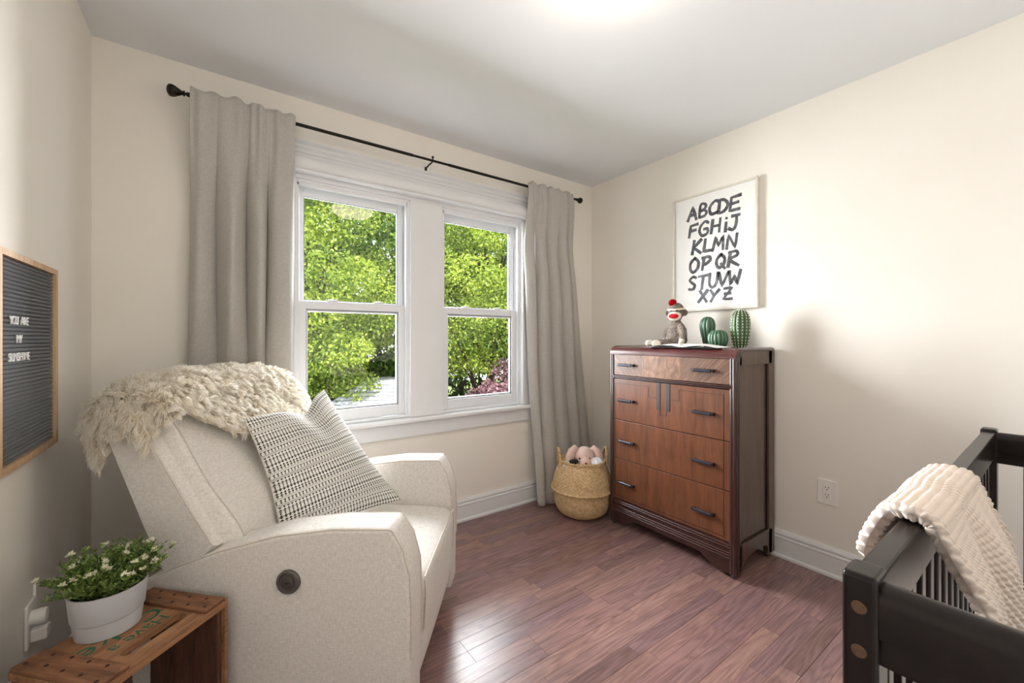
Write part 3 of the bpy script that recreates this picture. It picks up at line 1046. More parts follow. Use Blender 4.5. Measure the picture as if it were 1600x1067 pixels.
def leaf_cloud(name, P, Dr, L, Wd, mat, parent=None, loc=(0, 0, 0), fac=None, r=None, fold=.25, kind=None):
    """diamond leaves: base P, direction Dr, length L, width Wd (arrays)"""
    n = len(P)
    Dr = Dr / (np.linalg.norm(Dr, axis=1, keepdims=True) + 1e-9)
    sv = np.cross(Dr, r.normal(0, 1, (n, 3))); sv /= np.linalg.norm(sv, axis=1, keepdims=True) + 1e-9
    up = np.cross(sv, Dr)
    V = np.zeros((n, 4, 3))
    V[:, 0] = P
    mid = P + Dr * (L * .5)[:, None]
    V[:, 1] = mid + sv * (Wd * .5)[:, None] + up * (Wd * fold)[:, None]
    V[:, 2] = P + Dr * L[:, None]
    V[:, 3] = mid - sv * (Wd * .5)[:, None] + up * (Wd * fold)[:, None]
    b = (np.arange(n) * 4)[:, None]
    F = np.concatenate([b + np.array([0, 1, 2]), b + np.array([0, 2, 3])])
    if fac is None: fac = r.random(n)
    C = np.repeat(np.stack([fac, fac, fac, np.ones(n)], 1)[:, None], 4, 1)
    o = np_mesh(name, V.reshape(-1, 3), F, mat, parent, loc, color=C.reshape(-1, 4))
    if kind: o['kind'] = kind
    return o
def make_plant():
    r = np.random.default_rng(21)
    st = MB(); Ps = []; Ds = []; fP = []; fD = []
    for k in range(170):
        a = r.uniform(0, 2 * PI); rr = .060 * math.sqrt(r.random())
        lean = rr / .060
        h = r.uniform(.075, .118) * (1 - .30 * lean) + .012
        p0 = np.array([rr * math.cos(a) * .8, rr * math.sin(a) * .8, .092])
        d = np.array([math.cos(a) * lean * .85 + r.normal(0, .18), math.sin(a) * lean * .85 + r.normal(0, .18), 1.]); d /= np.linalg.norm(d)
        p1 = p0 + d * h * .55; p2 = p0 + d * h + np.array([math.cos(a), math.sin(a), -.25]) * .018 * lean
        st.tube([p0, p1, p2], [.0012, .001, .0006], 5)
        for q in range(24):
            t = r.uniform(.1, 1.); c = p0 * (1 - t) ** 2 + 2 * p1 * t * (1 - t) + p2 * t * t
            az = r.uniform(0, 2 * PI)
            Ps.append(c); Ds.append(np.array([math.cos(az), math.sin(az), .55]) + d * .4)
        if k % 5 == 0:
            for q in range(26):
                az = r.uniform(0, 2 * PI); el = r.uniform(-.1, 1.2)
                fP.append(p2 + np.array([0, 0, .002])); fD.append(np.array([math.cos(az) * math.cos(el), math.sin(az) * math.cos(el), math.sin(el)]))
    st.build('stems', plain('green_stem', rgb(84, 108, 52), .6), pot, smooth=60)
    n = len(Ps)
    o = leaf_cloud('leaves', np.array(Ps), np.array(Ds), r.uniform(.008, .016, n), r.uniform(.004, .0065, n),
                   leaf_mat('plant_leaf', rgb(62, 92, 44), rgb(142, 164, 84), .25), pot, r=r, kind='stuff')
    n = len(fP)
    leaf_cloud('blossoms', np.array(fP), np.array(fD), r.uniform(.007, .012, n), r.uniform(.003, .005, n),
               leaf_mat('white_blossom', rgb(226, 226, 190), rgb(250, 250, 236), .3), pot, r=r, kind='stuff')
make_plant()

# ================================================================== LEFT WALL: letter board and socket
lb_y0, lb_y1, lb_z0, lb_z1 = -.950, -.530, .874, 1.405
lb = thing('letter_board', 'black felt letter board in a pale wood frame on the wall', 'letter board', (0, (lb_y0 + lb_y1) / 2, lb_z0))
L0 = tuple(-x for x in lb.location)
M_oak = wood('pale_oak', rgb(170, 132, 96), rgb(198, 162, 124), rgb(214, 184, 150), 2, 2., .5)
M_felt = fabric('black_felt', rgb(38, 40, 48), .95, .2, 500, .4)
fw = .016
for (y0, y1, z0, z1) in ((lb_y0, lb_y0 + fw, lb_z0, lb_z1), (lb_y1 - fw, lb_y1, lb_z0, lb_z1), (lb_y0 + fw, lb_y1 - fw, lb_z0, lb_z0 + fw), (lb_y0 + fw, lb_y1 - fw, lb_z1 - fw, lb_z1)):
    MB().box(.001, .021, y0, y1, z0, z1).build('frame_rail', M_oak, lb, L0, bevel=.001)
m = MB(); m.box(.001, .008, lb_y0 + fw, lb_y1 - fw, lb_z0 + fw, lb_z1 - fw)
nrow = 48
ph_ = (lb_z1 - lb_z0 - 2 * fw) / nrow
for k in range(nrow):
    zc = lb_z0 + fw + (k + .5) * ph_
    m.prism([(.008, zc - ph_ * .34), (.0125, zc - ph_ * .30), (.0135, zc), (.0125, zc + ph_ * .30), (.008, zc + ph_ * .34)], lb_y0 + fw, lb_y1 - fw, 'y')
m.build('felt_panel', M_felt, lb, L0)
M_wl = plain('white_plastic_letter', rgb(240, 240, 238), .4)
yc = -.815
for row, (txt, z) in enumerate((('YOU ARE', 1.238), ('MY', 1.192), ('SUNSHINE', 1.147))):
    n_ = len(txt); pitch = .0175
    for i, chx in enumerate(txt):
        if chx == ' ': continue
        me = text_mesh(chx, .030, .0012)
        # text faces +x, reading towards +y
        me.transform(Matrix(((0, 0, 1, 0), (1, 0, 0, 0), (0, 1, 0, 0), (0, 0, 0, 1))))
        fin('letter', me, M_wl, lb, (.0155 + L0[0], yc + (i - (n_ - 1) / 2) * pitch + L0[1], z + L0[2]), fixn=False)

M_plast = plain('white_plastic', rgb(236, 234, 230), .4, 0, .45, .01)
so = thing('wall_socket', 'white wall socket behind the crate with two plugs in it', 'socket', (0, -.690, .352))
m = MB(); m.prism([(a, b) for a, b in rrect(.075, .118, .006, 4, 0, .059)], .0005, .007, 'x'); m.build('plate', M_plast, so, bevel=.002)
RX = Matrix.Rotation(PI / 2, 4, 'Y')
m = MB(); m.lathe([(.0001, .007), (.020, .007), (.020, .020), (.021, .020), (.021, .032), (.018, .037), (.0001, .038)], 24, Matrix.Translation((0, -.01, .075)) @ RX)
m.build('round_plug', M_plast, so, smooth=35)
m = MB(); m.prism([(-.020, .012), (.020, .012), (.020, .040), (-.008, .048), (-.020, .044)], .007, .038, 'x'); m.build('plug_adapter', M_plast, so, bevel=.003)
m = MB(); m.prism([(.030, .118), (.036, .118), (.036, .142), (.030, .150)], .0005, .006, 'x'); m.build('raised_tab', M_plast, so)

# ================================================================== DRESSER
DX0, DX1, DY0, DY1, DZ = 2.497, 2.915, -1.380, -.574, 1.143
dr = thing('chest_of_drawers', 'tall art deco walnut chest of four drawers with black bar pulls', 'dresser', (DX0, (DY0 + DY1) / 2, 0))
L0 = tuple(-x for x in dr.location)
M_ddark = wood('dark_walnut_case', rgb(46, 25, 22), rgb(56, 31, 27), rgb(68, 40, 34), 2, 1.2, .3, 12, .0, .35)
M_dtop = wood('dark_walnut_top', rgb(54, 26, 26), rgb(84, 46, 44), rgb(98, 60, 56), 1, 1.6, .25, 16, .015, .5)
M_dside = wood('brown_side_panel', rgb(62, 46, 36), rgb(80, 60, 47), rgb(92, 71, 56), 2, 1.2, .3, 14, .04, .3)
M_dfront = wood('red_brown_veneer', rgb(76, 44, 28), rgb(102, 61, 39), rgb(120, 75, 49), 2, 1.5, .32, 12, .05, .25, .25)
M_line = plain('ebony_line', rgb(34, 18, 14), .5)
M_pull = plain('black_pull', rgb(52, 53, 64), .26, .3, .6)
def diag_wood():
    t = NT('diagonal_walnut')
    tc = t.n('ShaderNodeTexCoord'); sx = t.n('ShaderNodeSeparateXYZ'); t.l(tc.outputs['Object'], sx.inputs[0])
    ad = t.n('ShaderNodeMath', operation='ADD'); ad.inputs[1].default_value = .955; t.l(sx.outputs[1], ad.inputs[0])
    ab = t.n('ShaderNodeMath', operation='ABSOLUTE'); t.l(ad.outputs[0], ab.inputs[0])
    su = t.n('ShaderNodeMath', operation='SUBTRACT'); t.l(ab.outputs[0], su.inputs[0]); t.l(sx.outputs[2], su.inputs[1])
    pl = t.n('ShaderNodeMath', operation='ADD'); t.l(ab.outputs[0], pl.inputs[0]); t.l(sx.outputs[2], pl.inputs[1])
    cb = t.n('ShaderNodeCombineXYZ'); t.l(su.outputs[0], cb.inputs[0]); t.l(pl.outputs[0], cb.inputs[1])
    mp = t.n('ShaderNodeMapping'); mp.inputs['Scale'].default_value = (110, 6, 1); t.l(cb.outputs[0], mp.inputs[0])
    a = t.noise(mp.outputs[0], 1., 4, .6, .1)
    col = t.ramp(a, [(.34, rgb(76, 54, 43)), (.5, rgb(110, 82, 66)), (.66, rgb(136, 104, 86))])
    t.bump(a, .05, .001)
    return t.set(col, .35, **{'Coat Weight': .2, 'Coat Roughness': .15})
M_diag = diag_wood()
def burl():
    t = NT('burl_walnut')
    v = t.coord('Object', (1, 8, 5))
    a = t.noise(v, 2.2, 5, .6, 2.2)
    col = t.ramp(a, [(.32, rgb(88, 60, 44)), (.5, rgb(122, 88, 66)), (.68, rgb(146, 108, 84))])
    return t.set(col, .35, **{'Coat Weight': .2, 'Coat Roughness': .15})
M_burl = burl()
# carcase with waterfall front top edge: side profile (x,z) extruded in y
ov = [(DX0 + .012, .17)]
top_prof = []
R_ = .050
for k in range(9):
    a = math.radians(180 - 90 * k / 8)
    top_prof.append((DX0 - .004 + R_ + R_ * math.cos(a), DZ - R_ + R_ * math.sin(a)))
top_prof += [(DX1, DZ), (DX1, DZ - .030), (DX0 + .02, DZ - .030), (DX0 - .004, DZ - .046)]
m = MB(); m.prism(top_prof, DY0 + .004, DY1 - .004, 'y'); m.build('top', M_dtop, dr, L0, smooth=30, bevel=.003)
# interior carcase
m = MB(); m.box(DX0 + .020, DX1 - .004, DY0 + .030, DY1 - .030, .115, DZ - .028); m.build('carcase', M_ddark, dr, L0)
# sides: frame + recessed panel
for s, y0, y1 in ((-1, DY0, DY0 + .030), (1, DY1 - .030, DY1)):
    fr = MB()
    yo = (y0 + .0, y1)
    fr.box(DX0 + .016, DX0 + .052, *yo, .0 + .025, DZ - .040)
    fr.box(DX1 - .070, DX1, *yo, .03, DZ - .012)
    fr.box(DX0 + .03, DX1 - .03, *yo, DZ - .085, DZ - .012)
    # scalloped bottom rail
    pts = [(DX0 + .030, .165), (DX0 + .030, .03), (DX0 + .060, .030), (DX0 + .075, .062), (DX0 + .11, .084), (DX0 + .20, .094), (DX1 - .11, .090), (DX1 - .088, .078), (DX1 - .075, .060), (DX1 - .06, .03), (DX1 - .03, .03), (DX1 - .03, .165)]
    fr.prism(pts, y0, y1, 'y')
    fr.build('side_frame', M_dside, dr, L0, bevel=.003)
    yy = (y0 + .012, y1 - .004) if s < 0 else (y0 + .004, y1 - .012)
    MB().box(DX0 + .050, DX1 - .066, *yy, .15, DZ - .08).build('side_panel', M_dside, dr, L0)
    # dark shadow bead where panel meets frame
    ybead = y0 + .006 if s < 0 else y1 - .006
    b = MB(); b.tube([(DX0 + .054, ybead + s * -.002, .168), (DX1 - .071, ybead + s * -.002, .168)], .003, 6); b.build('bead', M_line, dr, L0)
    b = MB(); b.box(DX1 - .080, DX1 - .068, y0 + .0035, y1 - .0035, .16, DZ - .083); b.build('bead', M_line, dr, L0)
# rounded front corner posts (triple reeded), curving over into the top
for s, yc_ in ((-1, DY0 + .017), (1, DY1 - .017)):
    for k, (dx, dy, r_) in enumerate(((.010, .004, .0135), (.004, -.010, .0085), (.024, .011, .009))):
        m = MB()
        path = [(DX0 + dx, yc_ + s * dy, .022), (DX0 + dx, yc_ + s * dy, DZ - .055)]
        for q in range(1, 8):
            a = math.radians(90 * q / 7)
            path.append((DX0 + dx + .044 - .044 * math.cos(a), yc_ + s * dy, DZ - .055 + .046 * math.sin(a) - (.003 if k else 0)))
        path.append((DX1 - .01, yc_ + s * dy, DZ - .010))
        m.tube(path, r_, 12); m.build('corner_reed', M_ddark, dr, L0, smooth=40)
YL, YR = DY1 - .030, DY0 + .034          # front field
def drawer(z0, z1, mat, hz, inner=True):
    m = MB(); m.box(DX0 + .002, DX0 + .022, YR + .0015, YL - .0015, z0 + .0020, z1 - .0020)
    d = m.build('drawer', mat, dr, L0, bevel=.0015)
    if inner:
        pass
    for yc_ in (DY0 + .1705, DY1 - .1355 - .0):
        h = MB(); yh = yc_
        hw = .060
        h.prism([(DX0 - .020, hz - .0085), (DX0 - .0235, hz - .005), (DX0 - .0235, hz + .005), (DX0 - .020, hz + .0085), (DX0 - .011, hz + .0085), (DX0 - .011, hz - .0085)], yh - hw + .012, yh + hw - .012, 'y')
        hd = h.build('pull', M_pull, d, None or (0, 0, 0), bevel=.0015)
        for sgn in (-1, 1):
            e = MB(); ye = yh + sgn * (hw - .007)
            e.box(DX0 - .019, DX0 + .004, ye - .007, ye + .007, hz - .0075, hz + .0075); e.build('pull_foot', M_line, d, bevel=.001)
    return d
d1 = drawer(.960, 1.094, M_diag, 1.027)
m = MB(); m.box(DX0 + .0006, DX0 + .004, -1.075, -.835, .9625, 1.0915); m.build('burl_inlay', M_burl, d1)
for yy in (-1.0765, -.8335):
    for z in np.arange(.966, 1.09, .011):
        pass
m = MB()
for yy in (-1.079, -.831):
    for q in range(12):
        z = .967 + q * .0106
        m.box(DX0 + .0004, DX0 + .004, yy - .0022, yy + .0022, z - .0028, z + .0028)
m.build('dot_inlay', plain('pale_inlay', rgb(172, 132, 98), .4), d1)['kind'] = 'stuff'
d2 = drawer(.678, .938, M_dfront, .805)
d3 = drawer(.430, .678, M_dfront, .548)
d4 = drawer(.176, .430, M_dfront, .288)
# missing grip on the first pull is worn: handled by the darker feet showing
# inlay lines
def line(parent, y0, z0, y1, z1, w=.0022):
    m = MB(); x0, x1 = DX0 + .0008, DX0 + .003
    if abs(y0 - y1) < 1e-6: m.box(x0, x1, y0 - w / 2, y0 + w / 2, min(z0, z1), max(z0, z1))
    else: m.box(x0, x1, min(y0, y1), max(y0, y1), z0 - w / 2, z0 + w / 2)
    m.build('inlay_line', M_line, parent)
yl, yr = -.620, -1.314
for d, z0, z1 in ((d2, .680, .908), (d3, .432, .676), (d4, .196, .428)):
    line(d, yl, z0, yl, z1); line(d, yr, z0, yr, z1)
line(d4, yl, .196, yr, .196)
line(d2, yl, .908, -.867, .908); line(d2, -.867, .908, -.867, .848); line(d2, -.867, .848, -.925, .848)
line(d2, yr, .908, -1.067, .908); line(d2, -1.067, .908, -1.067, .848); line(d2, -1.067, .848, -1.011, .848)
line(d2, -.948, .780, -.948, .752); line(d2, -.948, .752, -.988, .752); line(d2, -.988, .752, -.988, .780)
for y0, y1 in ((-.948, -.925), (-1.011, -.988)):
    m = MB(); m.box(DX0 - .0005, DX0 + .004, y0, y1, .780, .9365); m.build('ebony_bar', plain('ebony_bar', rgb(38, 34, 32), .5), d2)
# ridge moulding under the top drawer, reeded base band, apron
m = MB()
for z, r_ in ((.9545, .0055), (.9455, .0045)): m.tube([(DX0 - .002, YL + .004, z), (DX0 - .002, YR - .004, z)], r_, 10)
m.build('moulding', M_ddark, dr, L0, smooth=50)
m = MB(); m.box(DX0 + .0, DX0 + .024, YR, YL, .070, .176); m.build('base_band', M_ddark, dr, L0)
M_reed = plain('polished_reed', rgb(74, 46, 42), .2, 0, .7, .05, 20)
for z in (.163, .150, .124, .111, .098):
    m = MB(); m.tube([(DX0 - .001, YL + .002, z), (DX0 - .001, YR - .002, z)], .0048, 8); m.build('base_reed', M_reed, dr, L0, smooth=50)
ap = [(YR - .004, .092), (YR - .004, .020), (YR + .062, .018), (YR + .080, .026), (YR + .100, .034), (YR + .118, .040), (YR + .150, .062), (YR + .185, .080)]
ap2 = [(YL + YR - a, b) for a, b in reversed(ap)]
m = MB(); m.prism(ap + ap2, DX0 + .003, DX0 + .022, 'x'); m.build('apron', M_ddark, dr, L0, bevel=.0015)
M_cast = plain('caster_metal', rgb(96, 92, 90), .4, .6)
for x in (DX0 + .022, DX1 - .03):
    for y in (DY0 + .022, DY1 - .022):
        m = MB(); m.lathe([(.0001, 0), (.011, .0), (.0135, .004), (.0135, .013), (.011, .016), (.0001, .016)], 16, Matrix.Translation((x - .006, y, .0135)) @ Matrix.Rotation(PI / 2, 4, 'X') @ Matrix.Translation((0, 0, -.008)))
        m.tube([(x, y, .012), (x, y, .04)], .005, 8); m.build('caster', M_cast, dr, L0, smooth=40)

# ================================================================== ON THE DRESSER
# ---- sock monkey
mk_o = (2.745, -.892, DZ)
mk = thing('sock_monkey', 'knitted grey sock monkey with red pompom sitting on the dresser', 'soft toy', mk_o)
t = NT('tweed_knit')
v = t.coord('Object', (1, 1, 1)); nz = t.noise(v, 230, 3, .7)
t.bump(nz, .5, .002)
M_tweed = t.set(t.ramp(nz, [(.34, rgb(62, 54, 50)), (.5, rgb(118, 106, 98)), (.66, rgb(182, 172, 162))]), .95, 0, .1)
M_cream = fabric('cream_knit', rgb(232, 222, 208), .95, .08, 300)
M_red = fabric('red_yarn', rgb(190, 22, 34), .9, .2, 300)
M_bk = plain('black_bead', rgb(18, 18, 20), .25)
hz_ = .208
# toy faces the camera's left: towards (-1, .35)
fx, fy = -.93, .36
def mp_(f, l, z): return (f * fx - l * fy, f * fy + l * fx, z)   # f forward, l = toy's left
hx, hy = -.960, -.280                     # the head turns out to the room
def mh_(f, l, z): return (f * hx - l * hy, f * hy + l * hx, z)
m = MB()
m.ball(mp_(0, 0, .075), (.056, .056, .075)); m.ball(mp_(-.004, 0, .118), (.044, .046, .042)); m.ball(mp_(.0, 0, .044), (.062, .066, .048))
m.tube([mp_(.0, 0, .13), mp_(.004, 0, .17)], [.030, .028], 14)
m.ball(mp_(.004, 0, hz_), (.046, .046, .048))
for s in (-1, 1):
    m.tube([mp_(-.005, s * .034, .130), mp_(.006, s * .072, .098), mp_(.014, s * .086, .062), mp_(.024, s * .084, .042)], [.021, .024, .023, .017], 12)
    m.tube([mp_(.03, s * .030, .026), mp_(.09, s * .034, .024), mp_(.13, s * .034, .022)], [.026, .021, .019], 12)
body = blob('body', m, M_tweed, .0045, mk, 8)
for s in (-1, 1):
    m = MB(); m.ball(mp_(.165, s * .034, .0215), (.036, .022, .0205), M=None); m.build('foot', M_cream, mk, smooth=180)
    m = MB(); m.tube([mp_(.020, s * .085, .046), mp_(.026, s * .084, .028), mp_(.036, s * .082, .013)], [.0175, .0175, .011], 12); m.build('hand', M_cream, mk, smooth=60)
    m = MB(); m.lathe([(.0001, -.006), (.016, -.005), (.021, 0), (.017, .006), (.011, .003), (.0001, .002)], 20, Matrix.Translation(mh_(-.006, s * .046, hz_ + .002)) @ Vector((hx, hy, 0)).to_track_quat('Z', 'Y').to_matrix().to_4x4()); m.build('ear', M_tweed, mk, smooth=60)
    m = MB(); m.ball(mh_(.0455, s * .017, hz_ + .013), .0062, 12, 8); m.build('eye', M_bk, mk, smooth=180)
m = MB(); m.ball(mh_(.036, 0, hz_ - .020), (.030, .040, .029)); mz = m.build('muzzle', M_cream, mk, smooth=180)
qm = Vector((hx, hy, 0)).to_track_quat('Z', 'Y').to_matrix().to_4x4()
mz.data.transform(Matrix.Identity(4))
m = MB(); m.ball(mh_(.056, 0, hz_ - .021), (.0135, .031, .0165)); mo = m.build('mouth', M_red, mk, smooth=180)
# rotate the two ellipsoids to face forward
for ob, c0 in ((mz, mh_(.036, 0, hz_ - .020)), (mo, mh_(.056, 0, hz_ - .021))):
    ang = math.atan2(hy, hx)
    Mx = Matrix.Translation(c0) @ Matrix.Rotation(ang, 4, 'Z') @ Matrix.Translation(tuple(-x for x in c0))
    ob.data.transform(Mx)
hat = MB(); hat.lathe([(.0465, .0), (.046, .010), (.038, .026), (.024, .040), (.0001, .045)], 28, Matrix.Translation(mh_(.0, 0, hz_ + .020)) @ Matrix.Rotation(math.radians(-8), 4, 'Y'))
hat = hat.build('hat', M_tweed, mk, smooth=60)
m = MB(); m.lathe([(.0475, -.005), (.052, -.003), (.0525, .004), (.0485, .007), (.045, .004)], 28, Matrix.Translation(mh_(.002, 0, hz_ + .024)) @ Matrix.Rotation(math.radians(-8), 4, 'Y')); m.build('hat_band', M_cream, hat, smooth=60)
r_ = np.random.default_rng(4)
dd = r_.normal(0, 1, (1500, 3)); dd /= np.linalg.norm(dd, axis=1, keepdims=True)
pc = np.array(mh_(.022, -.006, hz_ + .066))
pc = np.array(mp_(.026, .0, hz_ + .064))
t = NT('pompom_yarn'); M_pom = t.set(rgb(196, 20, 34), .85, 0, .1)
m = MB(); m.ball(tuple(pc), .019, 16, 10); pm = m.build('pompom', M_pom, mk, smooth=180)
leaf_cloud('yarn_ends', np.tile(pc, (1500, 1)) + dd * .010, dd + r_.normal(0, .15, (1500, 3)), r_.uniform(.011, .018, 1500), np.full(1500, .0022), M_pom, pm, r=r_, kind='stuff')

# ---- cacti
def cactus(name, label, loc, ribs, prof, rib_d, dots, ca, cb, grp=None):
    t = thing(name, label, 'ornament', loc)
    tt = NT(name + '_glaze'); 
    at = tt.n('ShaderNodeAttribute'); at.attribute_name = 'Col'
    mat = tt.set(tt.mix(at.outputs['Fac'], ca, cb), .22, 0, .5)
    nu, nv = ribs * 10, 48
    zs = np.array([p[1] for p in prof]); rs = np.array([p[0] for p in prof]); s = np.linspace(0, 1, len(prof))
    # smooth the profile
    sv = np.linspace(0, 1, nv)
    rz_ = np.interp(sv, s, rs); zz_ = np.interp(sv, s, zs)
    for _ in range(3):
        rz_[1:-1] = (rz_[:-2] + rz_[1:-1] * 2 + rz_[2:]) / 4; zz_[1:-1] = (zz_[:-2] + 2 * zz_[1:-1] + zz_[2:]) / 4
    V = []; C = []
    for j in range(nv):
        for i in range(nu):
            a = 2 * PI * i / nu
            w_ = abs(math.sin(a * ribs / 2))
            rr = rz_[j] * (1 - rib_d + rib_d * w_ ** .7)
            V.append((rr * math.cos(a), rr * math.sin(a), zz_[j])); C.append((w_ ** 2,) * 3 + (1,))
    F = [(j * nu + i, j * nu + (i + 1) % nu, (j + 1) * nu + (i + 1) % nu, (j + 1) * nu + i) for j in range(nv - 1) for i in range(nu)]
    np_mesh('body', V, F, mat, t, smooth=180, color=C)
    if dots:
        d = MB()
        for k in range(ribs):
            a = 2 * PI * (k + .5) / ribs
            for j in range(dots):
                q = .04 + .92 * j / (dots - 1)
                rr = float(np.interp(q, sv, rz_)); z = float(np.interp(q, sv, zz_))
                d.ball((rr * math.cos(a), rr * math.sin(a), z), .0027, 6, 4)
        o = d.build('white_dots', plain('white_dots', rgb(236, 238, 226), .4), t, smooth=180); o['kind'] = 'stuff'
cactus('cactus_ornament', 'tall green ceramic cactus with rows of white dots on the dresser', (2.765, -1.268, DZ), 14,
       [(.0001, .0), (.030, .0), (.036, .01), (.044, .05), (.050, .10), (.050, .14), (.044, .18), (.030, .203), (.012, .211), (.0001, .212)], .10, 22, rgb(46, 74, 44), rgb(84, 110, 64))
cactus('cactus_ornament', 'upright dark green ribbed ceramic cactus tapering to its base', (2.805, -1.060, DZ), 11,
       [(.0001, .0), (.020, .0), (.024, .01), (.032, .05), (.043, .10), (.045, .13), (.038, .16), (.022, .177), (.0001, .182)], .13, 0, rgb(42, 72, 56), rgb(86, 120, 94))
cactus('cactus_ornament', 'squat round green ribbed ceramic cactus on the dresser', (2.712, -1.172, DZ), 16,
       [(.0001, .0), (.034, .0), (.044, .012), (.052, .035), (.054, .055), (.048, .078), (.034, .094), (.014, .099), (.0001, .097)], .12, 0, rgb(44, 74, 58), rgb(92, 126, 100))

# ---- open book
bk_o = (2.576, -1.078, DZ)
book = thing('open_book', 'white open book lying face up on the dresser', 'book', bk_o)
M_page = plain('paper', rgb(244, 243, 240), .7, 0, .3, .01)
M_cov = plain('dark_cover', rgb(40, 44, 54), .5)
def page_block(s):
    w_ = .205; top = []; bot = []
    for k in range(15):
        q = k / 14
        top.append((s * w_ * q, .004 + .020 * math.sin(PI * min(1, q * 1.0) ** .55) * (1 - q * .55)))
        bot.append((s * w_ * q, .0025 + (.010 * math.sin(PI * q) ** 1.2 if q < 1 else 0)))
    return top + bot[::-1]
for s in (1, -1):
    m = MB(); o_ = page_block(s); m.prism([(a, b) for a, b in o_], -.072, .072, 'x'); pg = m.build('pages', M_page, book, smooth=30)
m = MB(); m.box(-.077, .077, -.212, .212, .0, .0025); m.build('cover', M_cov, book)
m = MB(); m.tube([(-.078, 0, .006), (-.080, .004, -.006), (-.086, .008, -.014)], .0016, 6); 
m.build('ribbon_marker', M_cov, book)

# ================================================================== FRAMED ALPHABET PRINT
FY0, FY1, FZ0, FZ1 = -1.294, -.761, 1.369, 2.114
pic = thing('framed_print', 'cream framed hand-painted alphabet print hung above the dresser', 'picture', (W, (FY0 + FY1) / 2, FZ0))
L0 = tuple(-x for x in pic.location)
M_frame = plain('cream_frame', rgb(216, 210, 197), .4)
xb, xf = W - .001, W - .028
for (y0, y1, z0, z1) in ((FY0, FY0 + .012, FZ0, FZ1), (FY1 - .012, FY1, FZ0, FZ1), (FY0 + .012, FY1 - .012, FZ0, FZ0 + .012), (FY0 + .012, FY1 - .012, FZ1 - .012, FZ1)):
    MB().box(xf, xb, y0, y1, z0, z1).build('frame_rail', M_frame, pic, L0, bevel=.001)
m = MB(); m.box(xf + .010, xb, FY0 + .010, FY1 - .010, FZ0 + .010, FZ1 - .010); sheet = m.build('print', M_page, pic, L0)
STR = {
 'A': [[(0, 0), (.45, 1), (.95, 0)], [(.15, .38), (.85, .42)]],
 'B': [[(.1, 0), (.15, 1), (.6, 1), (.75, .78), (.5, .55), (.15, .5)], [(.5, .55), (.85, .35), (.7, .05), (.1, 0)]],
 'C': [[(.9, .85), (.6, 1), (.2, .75), (.1, .4), (.35, .05), (.9, .15)]],
 'D': [[(.1, 0), (.15, 1)], [(.0, .98), (.5, .95), (.9, .6), (.8, .2), (.45, 0), (.1, .02)]],
 'E': [[(.95, 1), (.15, .95), (.1, .05), (.95, .05)], [(.12, .5), (.8, .55)]],
 'F': [[(.95, 1), (.2, .95), (.1, 0)], [(.15, .5), (.8, .55)]],
 'G': [[(.9, .85), (.55, 1), (.15, .7), (.1, .3), (.4, 0), (.85, .1), (.85, .42), (.5, .45)]],
 'H': [[(.1, 0), (.15, 1)], [(.85, 0), (.85, 1)], [(.12, .5), (.85, .5)]],
 'i': [[(.5, 0), (.5, .62)], [(.5, .88), (.53, .93)]],
 'J': [[(.3, 1), (1., 1)], [(.75, 1), (.75, .3), (.5, 0), (.1, .15)]],
 'K': [[(.1, 0), (.2, 1)], [(.9, 1), (.2, .48), (.95, 0)]],
 'L': [[(.2, 1), (.15, .05), (.9, .05)]],
 'M': [[(0, 0), (.2, 1), (.5, .3), (.85, 1), (.95, 0)]],
 'N': [[(.1, 0), (.15, 1), (.85, 0), (.9, 1)]],
 'O': [[(.5, 1), (.12, .7), (.12, .25), (.45, 0), (.85, .25), (.88, .7), (.5, 1)]],
 'P': [[(.2, 0), (.3, 1)], [(.1, .95), (.75, 1), (.95, .75), (.6, .48), (.25, .45)]],
 'Q': [[(.5, 1), (.12, .7), (.12, .3), (.45, .05), (.85, .3), (.88, .7), (.5, 1)], [(.55, .35), (1., -.05)]],
 'R': [[(.15, 0), (.25, 1)], [(.1, .95), (.75, 1), (.85, .72), (.25, .48), (1.05, .02)]],
 'S': [[(.85, .9), (.5, 1), (.15, .78), (.4, .55), (.75, .35), (.6, .05), (.1, .08)]],
 'T': [[(.0, .95), (1., 1)], [(.5, 1), (.45, 0)]],
 'U': [[(.1, 1), (.12, .25), (.45, 0), (.8, .25), (.9, 1)]],
 'V': [[(.05, 1), (.45, 0), (.95, 1)]],
 'W': [[(.0, 1), (.2, 0), (.5, .65), (.8, 0), (1., 1)]],
 'X': [[(.1, 1), (.9, 0)], [(.9, 1), (.05, 0)]],
 'Y': [[(.1, 1), (.5, .5)], [(.95, 1), (.5, .5), (.25, 0)]],
 'Z': [[(.1, .95), (.9, 1), (.1, .05), (1., .05)], [(.2, .5), (.8, .52)]],
}
def spline(pts, n=6):
    P = [pts[0]] + pts + [pts[-1]]; out = []
    for i in range(1, len(P) - 2):
        for k in range(n):
            t = k / n
            o_ = []
            for c_ in (0, 1):
                a, b, c2, d_ = P[i - 1][c_], P[i][c_], P[i + 1][c_], P[i + 2][c_]
                o_.append(.5 * (2 * b + (-a + c2) * t + (2 * a - 5 * b + 4 * c2 - d_) * t * t + (-a + 3 * b - 3 * c2 + d_) * t ** 3))
            out.append(tuple(o_))
    out.append(pts[-1])
    return out
t = NT('brush_ink')
v = t.coord('Object', (1, 1, 1)); nz = t.noise(v, 26, 3, .6)
M_ink = t.set(t.ramp(nz, [(.35, rgb(48, 48, 54)), (.6, rgb(92, 93, 98)), (.8, rgb(130, 132, 138))]), .7)
PW, PH = FY1 - FY0, FZ1 - FZ0
